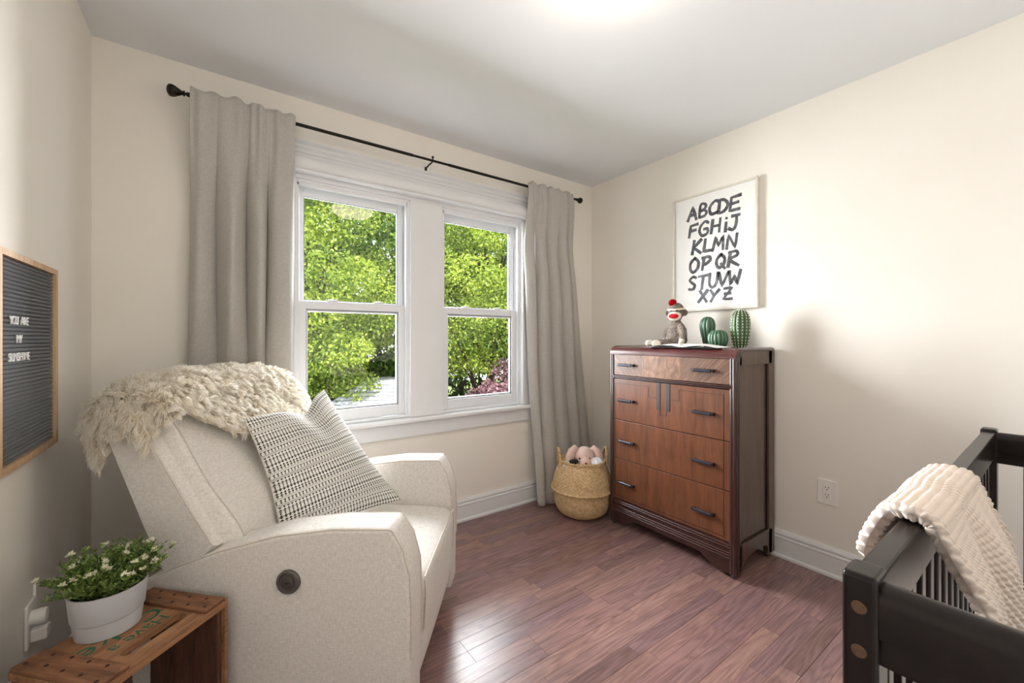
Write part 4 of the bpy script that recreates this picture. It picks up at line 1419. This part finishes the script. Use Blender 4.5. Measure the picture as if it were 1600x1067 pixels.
rows = [('ABCDE', .845, [.20, .335, .455, .565, .695]), ('FGHiJ', .690, [.205, .335, .48, .60, .68]), ('KLMN', .545, [.245, .385, .51, .66]),
        ('OPQR', .400, [.215, .36, .54, .67]), ('STUVW', .245, [.20, .325, .455, .565, .69]), ('XYZ', .125, [.33, .46, .62])]
jr = random.Random(3)
for txt, bz, xs in rows:
    for ci_, chx in enumerate(txt):
        m = MB()
        hw, hh = .118 * PW * jr.uniform(.95, 1.1), .108 * PH * jr.uniform(.95, 1.1)
        if txt == 'XYZ': hh *= .85
        bx0 = xs[ci_] * PW
        bz0 = bz * PH - hh * .5 + jr.uniform(-.004, .004)
        for si, st in enumerate(STR[chx]):
            big = len(st) > 2 and chx in 'BCDGJOPQRSU'
            pts = spline(st, 7) if big else [p for k in range(len(st) - 1) for p in [(lerp(st[k][0], st[k + 1][0], q / 4), lerp(st[k][1], st[k + 1][1], q / 4)) for q in range(4)]] + [st[-1]]
            Q = [Vector((bx0 + (p[0] + .12 * (p[1] - .5)) * hw, bz0 + p[1] * hh)) for p in pts]
            V = []; F = []
            wd_ = .0098 * jr.uniform(.9, 1.15)
            for k, q in enumerate(Q):
                dv_ = (Q[min(k + 1, len(Q) - 1)] - Q[max(k - 1, 0)]).normalized()
                nn = Vector((-dv_.y, dv_.x)) * wd_ * (.8 + .25 * vnoise(k * .7 + si * 3 + ci_, 2))
                ext = dv_ * (wd_ * .5) * (-1 if k == 0 else (1 if k == len(Q) - 1 else 0))
                for s in (1, -1):
                    p_ = q + nn * s + ext
                    # print reads towards -y
                    V.append((xf + .0096 - si * .00012, FY1 - p_.x, FZ0 + p_.y))
            for k in range(len(Q) - 1):
                F.append((2 * k, 2 * k + 1, 2 * k + 3, 2 * k + 2))
            m.add(V, F)
        m.build('painted_letter', M_ink, sheet, (0, 0, 0))
M_pglass = clear_glass('picture_glass', .02)
m = MB(); m.box(xf + .005, xf + .0062, FY0 + .011, FY1 - .011, FZ0 + .011, FZ1 - .011); m.build('glazing', M_pglass, pic, L0)
m = MB(); m.tube([(W - .020, FY0 + .02, FZ1 - .002), (W - .018, FY0 + .004, FZ1 + .006)], .0012, 6); m.build('corner_clip', M_cast, pic, L0)

# ================================================================== RIGHT WALL OUTLET
ou = thing('wall_outlet', 'white double power outlet low on the wall beside the chest of drawers', 'outlet', (W, -1.6145, .354))
m = MB(); m.prism(rrect(.082, .125, .004, 4, 0, .0625), -.006, -.0004, 'x'); m.build('plate', M_plast, ou, bevel=.0025)
m = MB(); m.prism(rrect(.033, .067, .003, 4, 0, .0625), -.0078, -.005, 'x'); ins = m.build('receptacle', M_plast, ou, bevel=.001)
for z in (.044, .081):
    for y, h in ((-.0065, .008), (.0065, .0065)):
        MB().box(-.0082, -.0075, y - .0011, y + .0011, z + .004 - h / 2 + .003, z + .004 + h / 2 + .003).build('slot', M_bk, ins)
    m = MB(); m.lathe([(.0001, 0), (.0026, 0), (.0026, .0008), (.0001, .0008)], 10, Matrix.Translation((-.0075, 0, z - .005)) @ Matrix.Rotation(-PI / 2, 4, 'Y')); m.build('earth_hole', M_bk, ins)
for z in (.018, .107):
    m = MB(); m.lathe([(.0001, 0), (.003, 0), (.0025, .001), (.0001, .0012)], 10, Matrix.Translation((-.006, 0, z)) @ Matrix.Rotation(-PI / 2, 4, 'Y')); m.build('screw', M_plast, ou)

# ================================================================== BELLY BASKET
BX, BY = 2.448, -.372
bas = thing('wicker_basket', 'woven seagrass belly basket on the floor between curtain and dresser', 'basket', (BX, BY, 0))
t = NT('seagrass')
v = t.coord('Object', (1, 1, 1)); nz = t.noise(v, 60, 4, .65); n2 = t.noise(v, 6, 2)
cA = t.ramp(nz, [(.3, rgb(164, 132, 92)), (.5, rgb(204, 174, 130)), (.7, rgb(228, 204, 164))])
M_sea = t.set(t.mix(.25, cA, t.ramp(n2, [(.3, rgb(180, 146, 102)), (.7, rgb(218, 192, 150))])), .75, 0, .3)
def weave(prof, nu=260, rows=None, amp=.0022, name='body', ncol=86):
    # prof: dense [(r,z)]
    pr = np.array(prof); dl = np.r_[0, np.cumsum(np.hypot(np.diff(pr[:, 0]), np.diff(pr[:, 1])))]
    tot = dl[-1]; rows = rows or int(tot / .0105); nv = rows * 4 + 1
    s = np.linspace(0, tot, nv); R = np.interp(s, dl, pr[:, 0]); Z = np.interp(s, dl, pr[:, 1])
    dR = np.gradient(R); dZ = np.gradient(Z); ln_ = np.hypot(dR, dZ) + 1e-9; nR, nZ = dZ / ln_, -dR / ln_
    nu = ncol * 4
    u = np.arange(nu) / nu
    ph = s / tot * rows * PI
    bump = np.abs(np.sin(ph))[:, None] * amp + .6 * amp * np.cos(2 * PI * u * ncol / 2 * 1.0)[None] * np.sign(np.sin(ph))[:, None]
    rr = R[:, None] + nR[:, None] * bump; zz = Z[:, None] + nZ[:, None] * bump
    V = np.stack([rr * np.cos(2 * PI * u)[None], rr * np.sin(2 * PI * u)[None], zz], -1).reshape(-1, 3)
    ii = np.arange(nv * nu).reshape(nv, nu)
    F = np.stack([ii[:-1], np.roll(ii[:-1], -1, 1), np.roll(ii[1:], -1, 1), ii[1:]], -1).reshape(-1, 4)
    return np_mesh(name, V, F, M_sea, bas, smooth=180)
def curve_prof(keys, n=40):
    k = np.array(keys); s = np.linspace(0, 1, len(k)); q = np.linspace(0, 1, n)
    r = np.interp(q, s, k[:, 0]); z = np.interp(q, s, k[:, 1])
    for _ in range(3):
        r[1:-1] = (r[:-2] + 2 * r[1:-1] + r[2:]) / 4; z[1:-1] = (z[:-2] + 2 * z[1:-1] + z[2:]) / 4
    return list(zip(r, z))
weave(curve_prof([(.02, .004), (.09, .004), (.130, .010), (.160, .032), (.180, .070), (.189, .115), (.190, .165), (.192, .178)]), name='lower_body')
weave(curve_prof([(.206, .184), (.200, .205), (.192, .245), (.180, .285), (.162, .330), (.150, .362)]), name='upper_body')
m = MB(); m.lathe([(.188, .172), (.208, .176), (.2135, .181), (.2135, .187), (.206, .191), (.190, .190)], 90); m.build('folded_collar', M_sea, bas, smooth=60)
rim = MB()
for s in (0, 1):
    pts = []
    for k in range(241):
        a = 2 * PI * k / 240; ph = a * 26 + s * PI
        pts.append(((.150 + .005 * math.cos(ph)) * math.cos(a), (.150 + .005 * math.cos(ph)) * math.sin(a), .366 + .006 * math.sin(ph)))
    rim.tube(pts, .0048, 6, False)
rim.build('braided_rim', M_sea, bas, smooth=60)
m = MB(); m.lathe([(.0001, .01), (.13, .012), (.175, .08), (.183, .17), (.16, .30), (.145, .36)], 40); m.build('inner_wall', M_sea, bas, smooth=60)
vdir = math.atan2(-.15, -.85)
for a0 in (math.radians(148), math.radians(-32)):
    h = MB(); c0 = Vector((math.cos(a0), math.sin(a0), 0)); t0 = Vector((-math.sin(a0), math.cos(a0), 0))
    for s in (-1, 1):
        pts = []
        for k in range(25):
            q = k / 24; w_ = (q - .5) * .11
            zz = .335 + .115 * math.sin(PI * q) ** .7
            pts.append(c0 * (.156 + .008 * math.sin(PI * q) + s * .003) + t0 * w_ + Vector((0, 0, zz)))
        h.tube(pts, .0052, 8)
    h.build('handle', M_sea, bas, smooth=60)
# ---- plush toy in the basket
toy = thing('plush_dog', 'pale pink plush toy with floppy ears peeking out of the basket', 'soft toy', (BX + .01, BY + .005, .10))
M_plush = fabric('pink_plush', rgb(224, 194, 183), .95, .1, 420, .5, .35)
view = Vector((.424 - BX, -2.386 - BY, 0)).normalized(); sd = Vector((-view.y, view.x, 0))    # sd: image-left is -sd? resolved below
R_img = Vector((.814, -.581, 0))
def tp(r, f, z): return tuple(R_img * r + view * f + Vector((0, 0, z)))
m = MB(); m.ball(tp(0, -.02, .14), (.085, .085, .11)); m.ball(tp(.012, .010, .285), (.070, .066, .072)); m.ball(tp(.020, .055, .262), (.048, .042, .040)); m.ball(tp(.0, -.01, .21), (.06, .06, .06))
for s in (-1, 1): m.tube([tp(s * .05, .02, .18), tp(s * .09, .045, .20), tp(s * .10, .06, .16)], [.032, .028, .026], 12)
blob('body', m, M_plush, .006, toy, 8)
for s in (-1, 1):
    m = MB()
    m.tube([tp(.012 + s * .045, -.005, .325), tp(.012 + s * .064, .005, .346), tp(.012 + s * .085, .015, .325), tp(.012 + s * .102, .022, .280), tp(.012 + s * .108, .024, .250)], [.016, .021, .027, .030, .018], 14)
    e = m.build('ear', M_plush, toy, smooth=60)
    m = MB(); m.ball(tp(.014 + s * .033 , .074 - (.004 if s > 0 else 0), .292), .0062, 12, 8); m.build('eye', M_bk, toy, smooth=180)
m = MB(); m.ball(tp(.023, .096, .266), (.009, .009, .007)); m.build('nose', fabric('brown_stitch', rgb(150, 92, 78)), toy, smooth=180)
# ---- other bits in the basket
def cloth_lump(name, label, cat, c, rx, ry_, h, mat, seed, printed=None):
    o = thing(name, label, cat, c)
    def f(u, v):
        a = 2 * PI * u; r = math.sin(PI * v); k = 1 + .14 * math.sin(3 * a + seed) + .08 * math.sin(7 * a + seed * 2 + 5 * v)
        return (rx * r * k * math.cos(a), ry_ * r * k * math.sin(a), -h * math.cos(PI * v) * (1 + .1 * math.sin(5 * a + seed)))
    m = MB(); m.grid(f, 40, 20, cu=True); ob = m.build('cloth', mat, o, smooth=180)
    if printed is not None: printed(o)
    return o
def blue_print(o):
    me = text_mesh('rbn', .022, .0003)
    q = Vector(view).to_track_quat('Z', 'Y')
    ob = fin('print', me, plain('blue_ink', rgb(70, 96, 150), .7), o, tuple(view * .048 + Vector((.0, 0, .028))), q.to_euler(), fixn=False)
wp = Vector(tp(.100, .050, 0)); cloth_lump('folded_cloth', 'white cloth tucked beside the plush toy in the basket', 'cloth', (BX + wp.x, BY + wp.y, .360), .048, .050, .034, fabric('white_cotton', rgb(226, 228, 236), .9, .05), 1.3)
wp = Vector(tp(-.055, .075, 0)); cloth_lump('black_toy', 'small black soft lump beside the plush toy in the basket', 'soft toy', (BX + wp.x, BY + wp.y, .372), .032, .026, .018, fabric('black_cotton', rgb(26, 25, 26), .9, .1), 2.1)
wp = Vector(tp(-.085, .050, 0)); cloth_lump('pale_cloth', 'pale patterned cloth stuffed under the basket rim', 'cloth', (BX + wp.x, BY + wp.y, .345), .050, .050, .030, fabric('pale_cotton', rgb(206, 200, 190), .9, .1), 4.2)

# ================================================================== CRIB
M_esp = wood('espresso_finish', rgb(15, 9, 8), rgb(21, 13, 12), rgb(28, 18, 16), 0, 1.2, .30, 14, .02, .0)
M_esp.node_tree.nodes['Principled BSDF'].inputs['Specular IOR Level'].default_value = .3
CBA = math.radians(1.0)
CBO = (1.070, -2.202, 0)
crib = thing('baby_crib', 'dark espresso wooden baby crib with slatted sides', 'crib', CBO, CBA)
CLn, CDp, CT = 1.425, .76, .902
# local: x along length, y negative into the crib depth
PWx, PWy = .050, .036
M_plug = wood('bolt_plug', rgb(66, 46, 30), rgb(88, 62, 40), rgb(106, 78, 52), 0, 3, .6)
for x0 in (0, CLn - PWx):
    for y0 in (-PWy, -CDp):
        m = MB(); m.box(x0, x0 + PWx, y0, y0 + PWy, 0, CT); p = m.build('post', M_esp, crib, bevel=.006, seg=3)
        if x0 == 0 and y0 == -PWy:
            for z in (.862, .808):
                b = MB(); b.lathe([(.0001, 0), (.0078, 0), (.0078, .0010), (.0001, .0010)], 20, Matrix.Translation((0, -PWy / 2, z)) @ Matrix.Rotation(-PI / 2, 4, 'Y'))
                b.build('bolt_plug', M_plug, p)
for y0, y1 in ((-.033, -.004), (-CDp + .004, -CDp + .033)):
    m = MB(); m.box(PWx - .004, CLn - PWx + .004, y0, y1, CT - .088, CT - .008); m.build('side_rail', M_esp, crib, bevel=.004)
    m = MB(); m.box(PWx - .004, CLn - PWx + .004, y0, y1, .20, .26); m.build('side_rail', M_esp, crib, bevel=.004)
    ns = 17
    for k in range(ns):
        x = PWx + (CLn - 2 * PWx) * (k + 1) / (ns + 1)
        m = MB(); m.box(x - .014, x + .014, (y0 + y1) / 2 - .006, (y0 + y1) / 2 + .006, .255, CT - .084); m.build('slat', M_esp, crib, bevel=.003)
for x0, sg in ((.004, 1), (CLn - .046, -1)):
    # sculpted end rail: rolled top over a flat lower band
    m = MB()
    pr_ = []
    for k in range(11):
        a = math.radians(180 * k / 10)
        pr_.append((x0 + .021 + .021 * math.cos(a), CT - .030 + .020 * math.sin(a)))
    pr_ = pr_[::-1]
    pr_ = [(x0 + .002, CT - .072)] + pr_ + [(x0 + .040, CT - .072)]
    m.prism(pr_, -CDp + PWy - .003, -PWy + .003, 'y'); m.build('end_rail', M_esp, crib, smooth=35)
    m = MB(); m.box(x0 + .008, x0 + .034, -CDp + PWy - .003, -PWy + .003, CT - .108, CT - .071); m.build('end_band', M_esp, crib, bevel=.003)
    m = MB(); m.box(x0 + .008, x0 + .034, -CDp + PWy - .003, -PWy + .003, .20, .26); m.build('end_rail', M_esp, crib, bevel=.004)
    inner = CDp - 2 * PWy
    for k in range(6):
        y = -PWy - .052 - .035 - k * (inner - .104 - .07) / 5
        m = MB(); m.box(x0 + .014, x0 + .028, y - .035, y + .035, .255, CT - .105); m.build('slat', M_esp, crib, bevel=.003)
def plaid():
    t = NT('muslin_plaid')
    tc = t.n('ShaderNodeTexCoord'); sp2 = t.n('ShaderNodeSeparateXYZ'); t.l(tc.outputs['Object'], sp2.inputs[0])
    outs = []
    for i in (0, 1):
        mu = t.n('ShaderNodeMath', operation='MULTIPLY'); mu.inputs[1].default_value = 62.
        t.l(sp2.outputs[i], mu.inputs[0])
        fr_ = t.n('ShaderNodeMath', operation='FRACT'); t.l(mu.outputs[0], fr_.inputs[0])
        gt = t.n('ShaderNodeMath', operation='LESS_THAN'); gt.inputs[1].default_value = .30; t.l(fr_.outputs[0], gt.inputs[0])
        outs.append(gt.outputs[0])
    mxm = t.n('ShaderNodeMath', operation='MAXIMUM'); t.l(outs[0], mxm.inputs[0]); t.l(outs[1], mxm.inputs[1])
    col = t.mix(mxm.outputs[0], rgb(126, 136, 132), rgb(236, 236, 230))
    return t.set(col, .9)
mat_ = thing('crib_mattress', 'crib mattress in a pale grid-patterned sheet', 'mattress', CBO, CBA)
m = MB(); m.prism(rrect(CLn - .11, CDp - .085, .04, 6, CLn / 2, -CDp / 2), .262, .385, 'z'); m.build('fitted_sheet', plaid(), mat_, bevel=.022, seg=4, smooth=50)

# ---- chunky knit blanket over the crib side
def knit_mat():
    t = NT('chunky_knit')
    at = t.n('ShaderNodeVertexColor', layer_name='Col')
    nz = t.noise(t.coord('Object'), 420, 3, .6)
    t.bump(nz, .35, .001)
    return t.set(at.outputs[0], .95, 0, .15, **{'Sheen Weight': .3})
def make_blanket():
    bo = thing('knit_blanket', 'chunky cream knit blanket draped over the crib side rail', 'blanket', CBO, CBA)
    nh, nv = 250, 640                       # half the loop across, rows along
    s0, s1 = -.150, .56
    q = np.linspace(0, 1, nh)
    # closed loop: outer face 0..1, inner face 1..0, rounded selvedge
    e = .022
    ul = np.concatenate([q, q[::-1]])
    edge = np.clip(np.minimum(ul, 1 - ul) / e, 0, 1)
    tk = np.sqrt(np.clip(1 - (1 - edge) ** 2, 0, 1)) * .0060
    side = np.concatenate([np.ones(nh), -np.ones(nh)])
    s = np.linspace(s0, s1, nv)
    U, S = np.meshgrid(ul, s)
    TK = (tk * side)[None] * np.ones_like(S)
    ends = np.clip(np.minimum(S - s0, s1 - S) / .012, 0, 1)
    TK = TK * np.sqrt(np.clip(1 - (1 - ends) ** 2, 0, 1))
    zt = CT + .003; rad = .030; yc_ = -.0185; arc = PI * rad
    def base(U, S):
        out = S < -arc / 2; inn = S > arc / 2; mid = ~out & ~inn
        th = S / rad
        dO = np.maximum(-S - arc / 2, 0); dI = np.maximum(S - arc / 2, 0)
        Y = np.where(mid, yc_ - rad * np.sin(th), 0); Z = np.where(mid, zt - rad * .5 + rad * .5 * np.cos(th), 0)
        Y = np.where(out, yc_ + rad + .034 * np.clip(dO / .09, 0, 1) ** .7, Y); Z = np.where(out, zt - rad * .5 - dO * .95, Z)
        Y = np.where(inn, yc_ - rad - .026 * np.clip(dI / .12, 0, 1) - .05 * np.clip(dI / .5, 0, 1), Y); Z = np.where(inn, zt - rad * .5 - dI, Z)
        x0 = np.interp(S, [-.15, -.1, 0, .1, .58], [.325, .305, .262, .262, .275]); x1 = np.interp(S, [-.15, -.05, 0, .10, .30, .58], [.70, .66, .655, .69, .78, .86])
        X = x0 + (x1 - x0) * U
        fold = np.sin(U * 2 * PI * 1.9 + .6) * .5 + np.sin(U * 2 * PI * 3.7 + 1.7) * .3
        amp = .018 * np.clip(dI / .10, 0, 1) + .010 * np.clip(dO / .06, 0, 1)
        Y = Y + fold * amp * np.where(S > 0, -1, 1) - np.where(inn, .010, 0) * np.clip(dI / .1, 0, 1)
        Z = Z + .005 * (fold + .8) * np.exp(-np.maximum(np.abs(S) - arc / 2, 0) / .03)
        return np.stack([X, Y, Z], -1)
    P = base(U, S)
    h_ = 1e-3
    dU = base(U + h_, S) - base(U - h_, S); dS = base(U, S + h_) - base(U, S - h_)
    N = np.cross(dU, dS); N /= np.linalg.norm(N, axis=2, keepdims=True) + 1e-9
    k0 = int(np.argmin(np.abs(s)))
    if N[k0, nh // 2, 2] < 0: N = -N
    # moss stitch: staggered rounded loops with dark gaps between
    wst, hst = .0150, .0112
    row = S / hst; rowi = np.floor(row); rf = row - rowi
    cu = U * .46 / wst + .5 * np.mod(rowi, 2); cf = cu - np.floor(cu)
    v1 = np.sin(PI * rf); v2 = np.sin(PI * cf)
    lean = np.sin(PI * np.clip(rf + .22 * np.sin(2 * PI * cf), 0, 1))
    h = .0085 * np.clip(lean, 0, 1) ** .6 * (.18 + .82 * np.clip(v2, 0, 1) ** .7)
    P = P + N * (TK + np.sign(TK) * h * np.clip(np.abs(TK) / .0045, 0, 1))[..., None]
    nl = 2 * nh
    ii = np.arange(nl * nv).reshape(nv, nl)
    F = np.stack([ii[:-1], np.roll(ii[:-1], -1, 1), np.roll(ii[1:], -1, 1), ii[1:]], -1).reshape(-1, 4)
    bc_ = np.array([lin(222), lin(208), lin(197), 1])
    np_mesh('knit', P.reshape(-1, 3), F, knit_mat(), bo, smooth=180, color=np.tile(bc_, (nl * nv, 1)))
make_blanket()

# ================================================================== CEILING LAMP
lamp = thing('ceiling_lamp', 'round flush ceiling lamp with a warm glowing glass bowl', 'ceiling lamp', (1.46, -1.50, H))
t = NT('glowing_glass')
em = t.n('ShaderNodeEmission'); em.inputs[0].default_value = (1, .85, .66, 1); em.inputs[1].default_value = LAMP_STRENGTH
t.l(em.outputs[0], t.out.inputs['Surface'])
m = MB(); m.lathe([(.185, -.022), (.183, -.040), (.170, -.066), (.140, -.090), (.090, -.105), (.045, -.111), (.0001, -.112)], 48); m.build('glass_bowl', t.m, lamp, smooth=60)
M_brass = plain('brushed_nickel', rgb(150, 140, 126), .35, .8)
m = MB(); m.lathe([(.0001, 0), (.197, 0), (.199, -.004), (.199, -.020), (.190, -.026), (.0001, -.026)], 40); m.build('base_ring', M_brass, lamp, smooth=40)
m = MB(); m.lathe([(.0001, -.108), (.012, -.109), (.013, -.114), (.006, -.118), (.008, -.124), (.005, -.131), (.0001, -.133)], 16); m.build('finial', M_brass, lamp, smooth=50)

# ================================================================== OUTSIDE (seen through the windows; ground 3 m below the floor)
GZ = -3.05
t = NT('lawn')
v = t.coord('Object'); nz = t.noise(v, 1.2, 5, .6)
M_lawn = t.set(t.ramp(nz, [(.35, rgb(84, 104, 48)), (.65, rgb(134, 150, 80))]), .95)
m = MB(); m.box(-20, 26, .3, 34, GZ - .2, GZ); tag(m.build('ground', M_lawn), 'green lawn of the garden below the windows', 'lawn', kind='structure')
m = MB(); m.box(-4, 9, .25, 4.2, GZ, GZ + .05); tag(m.build('patio', plain('pale_paving', rgb(186, 180, 168), .8, 0, .3, .1, 6)), 'pale paved patio below the windows', 'patio', kind='structure')

LEAF = {
 'lime': leaf_mat('leaf_lime', (.060, .130, .012, 1), (.420, .520, .060, 1), .48),
 'green': leaf_mat('leaf_green', (.030, .075, .012, 1), (.200, .320, .035, 1), .45),
 'deep': leaf_mat('leaf_deep', (.016, .040, .010, 1), (.070, .120, .024, 1), .35),
 'plum': leaf_mat('leaf_plum', (.080, .036, .050, 1), (.340, .190, .215, 1), .40),
}
M_bark = plain('bark', (.030, .022, .017, 1), .95, 0, .2, .3, 20)
def tree(name, label, cat, x, y, height, crown_r, z_low, kind, n, leaf, seed, trunk=.14, blobs=60, flat=1.):
    r = np.random.default_rng(seed)
    t_ = thing(name, label, cat, (x, y, GZ))
    zc = (z_low + height) / 2; rz_ = (height - z_low) / 2
    # clumps of foliage near the crown's surface
    d = r.normal(0, 1, (blobs, 3)); d /= np.linalg.norm(d, axis=1, keepdims=True)
    rad = r.uniform(.35, .92, blobs) ** .6
    Cn = d * rad[:, None] * np.array([crown_r, crown_r * flat, rz_]) + np.array([0, 0, zc])
    br = r.uniform(.24, .46, blobs) * crown_r * .75
    k = r.integers(0, blobs, n)
    dd = r.normal(0, 1, (n, 3)); dd /= np.linalg.norm(dd, axis=1, keepdims=True)
    P = Cn[k] + dd * (br[k] * r.uniform(.55, 1.05, n))[:, None] * np.array([1, 1, .72])
    Dr = dd * .6 + r.normal(0, .6, (n, 3)) + np.array([0, 0, -.35])
    fac = np.clip(r.normal(.5, .26, n) + (r.random(blobs)[k] - .5) * .5, 0, 1)
    leaf_cloud('foliage', P, Dr, r.uniform(.7, 1.3, n) * leaf, r.uniform(.45, .75, n) * leaf, LEAF[kind], t_, r=r, fac=fac, kind='stuff')
    tk = MB()
    pts = [(0, 0, 0)]
    for q in range(1, 7):
        pts.append((r.normal(0, .05) * q, r.normal(0, .05) * q, zc * 1.15 * q / 6))
    tk.tube(pts, [trunk * (1 - .11 * q) for q in range(7)], 9); tk.build('trunk', M_bark, t_, smooth=60)
    for b in range(0, blobs, 4):
        c = Vector(Cn[b]); st = Vector(pts[min(6, max(2, int(6 * (c.z / (zc * 1.15)) * .7)))])
        mid_ = st.lerp(c, .5) + Vector((0, 0, .12 * crown_r))
        bb = MB(); bb.tube([st, mid_, c], [trunk * .32, trunk * .2, trunk * .08], 6); bb.build('branch', M_bark, t_, smooth=60)
    return t_
g = 'garden trees beyond the windows'
tree('garden_tree', 'bright lime green maple behind the white garage roof', 'tree', 1.9, 7.7, 8.6, 2.3, 2.2, 'lime', 72000, .072, 1, blobs=90)
tree('garden_tree', 'sunlit yellow-green maple rising behind the plum shrub', 'tree', 6.3, 6.6, 8.4, 2.3, 3.1, 'lime', 72000, .072, 2, blobs=90)
tree('garden_tree', 'darker green tree standing behind the two maples', 'tree', 4.4, 10.2, 9.4, 2.9, 1.2, 'green', 26000, .15, 3, blobs=90)
tree('garden_tree', 'broad mid-green tree growing beside the lime green maple', 'tree', -1.9, 9.2, 9.0, 2.8, 1.2, 'green', 18000, .15, 4, blobs=70)
tree('garden_tree', 'broad mid-green tree growing beside the yellow-green maple', 'tree', 10.2, 6.4, 8.6, 2.6, 1.0, 'green', 18000, .15, 5, blobs=70)
tree('garden_tree', 'deep green tree far back behind the white garage', 'tree', 1.0, 14.5, 10.5, 3.6, .6, 'deep', 16000, .22, 6, blobs=80)
tree('garden_tree', 'deep green tree far back behind the plum shrub', 'tree', 8.6, 12.6, 10.5, 3.6, .6, 'deep', 16000, .22, 7, blobs=80)
tree('plum_shrub', 'purple-pink leaved plum shrub below the maple', 'shrub', 5.45, 5.05, 3.72, 1.05, 1.4, 'plum', 11000, .085, 8, .06, 45)
tree('garden_bush', 'bright green bush beside the plum shrub', 'shrub', 4.05, 5.6, 3.3, .62, 1.2, 'lime', 5000, .09, 9, .05, 24)
tree('garden_bush', 'pale green bush in front of the white garage', 'shrub', 1.42, 6.15, 3.3, .55, .8, 'lime', 5000, .09, 10, .05, 24)

# white garage roof
ga = thing('garage', 'white garage with a pale ribbed hip roof in the garden', 'garage', (3.55, 7.1, GZ), math.radians(-28))
M_white = plain('white_siding', rgb(150, 152, 156), .7)
M_roof = plain('pale_roofing', rgb(158, 160, 164), .8, 0, .3, .1, 5)
gx, gy, eh, rh = 1.15, 1.3, 2.75, 3.30
m = MB(); m.box(-gx + .1, gx - .1, -gy + .1, gy - .1, 0, eh); m.build('wall', M_white, ga)
rx_, ry2 = .35, .55
roofpts = {'e': [(-gx, -gy, eh), (gx, -gy, eh), (gx, gy, eh), (-gx, gy, eh)], 'r': [(-rx_, -ry2, rh), (rx_, -ry2, rh), (rx_, ry2, rh), (-rx_, ry2, rh)]}
m = MB(); m.add(roofpts['e'] + roofpts['r'] + [(p[0], p[1], eh - .12) for p in roofpts['e']],
                [(0, 1, 5, 4), (1, 2, 6, 5), (2, 3, 7, 6), (3, 0, 4, 7), (4, 5, 6, 7), (0, 8, 9, 1), (1, 9, 10, 2), (2, 10, 11, 3), (3, 11, 8, 0), (8, 11, 10, 9)])
rf_ = m.build('roof', M_roof, ga)
for side in range(4):
    a0, a1 = Vector(roofpts['e'][side]), Vector(roofpts['e'][(side + 1) % 4]); b0, b1 = Vector(roofpts['r'][side]), Vector(roofpts['r'][(side + 1) % 4])
    for k in range(1, 8):
        q = k / 8
        bb = MB(); bb.tube([a0.lerp(b0, q) + Vector((0, 0, .006)), a1.lerp(b1, q) + Vector((0, 0, .006))], .010, 5); bb.build('roof_batten', plain('roof_batten', rgb(96, 98, 104), .8) if k == 1 and side == 0 else bpy.data.materials['roof_batten'], rf_)
# timber fence behind the garden, each board its own piece
fe = thing('timber_fence', 'brown timber board fence at the end of the garden', 'fence', (4, 10.9, GZ))
M_fence = wood('fence_wood', (.020, .014, .010, 1), (.045, .032, .023, 1), (.07, .05, .036, 1), 2, 1., .9)
fm = MB().box(-.072, .072, -.012, .012, 0, 1.9)
me_f = None
for k in range(60):
    if me_f is None:
        o = fm.build('board', M_fence, fe); me_f = o.data
    else:
        o = bpy.data.objects.new('board', me_f); COL.objects.link(o); o.parent = fe
    o.location = (-4.5 + k * .15, .01 * (k % 2), 0)
for z in (.4, 1.5):
    m = MB(); m.box(-4.6, 4.5, .03, .07, z, z + .09); m.build('fence_rail', M_fence, fe)
# thin utility pole
up_ = thing('utility_pole', 'thin grey pole rising through the plum shrub', 'pole', (5.35, 4.6, GZ))
m = MB(); m.tube([(0, 0, 0), (0, 0, 4.2)], [.012, .009], 8); m.build('shaft', plain('grey_pole', (.08, .07, .07, 1), .6), up_, smooth=60)
m = MB(); m.lathe([(.0001, 0), (.05, 0), (.05, .06), (.014, .10), (.0001, .10)], 14); m.build('foot', plain('concrete_foot', (.2, .2, .2, 1), .9), up_, smooth=50)
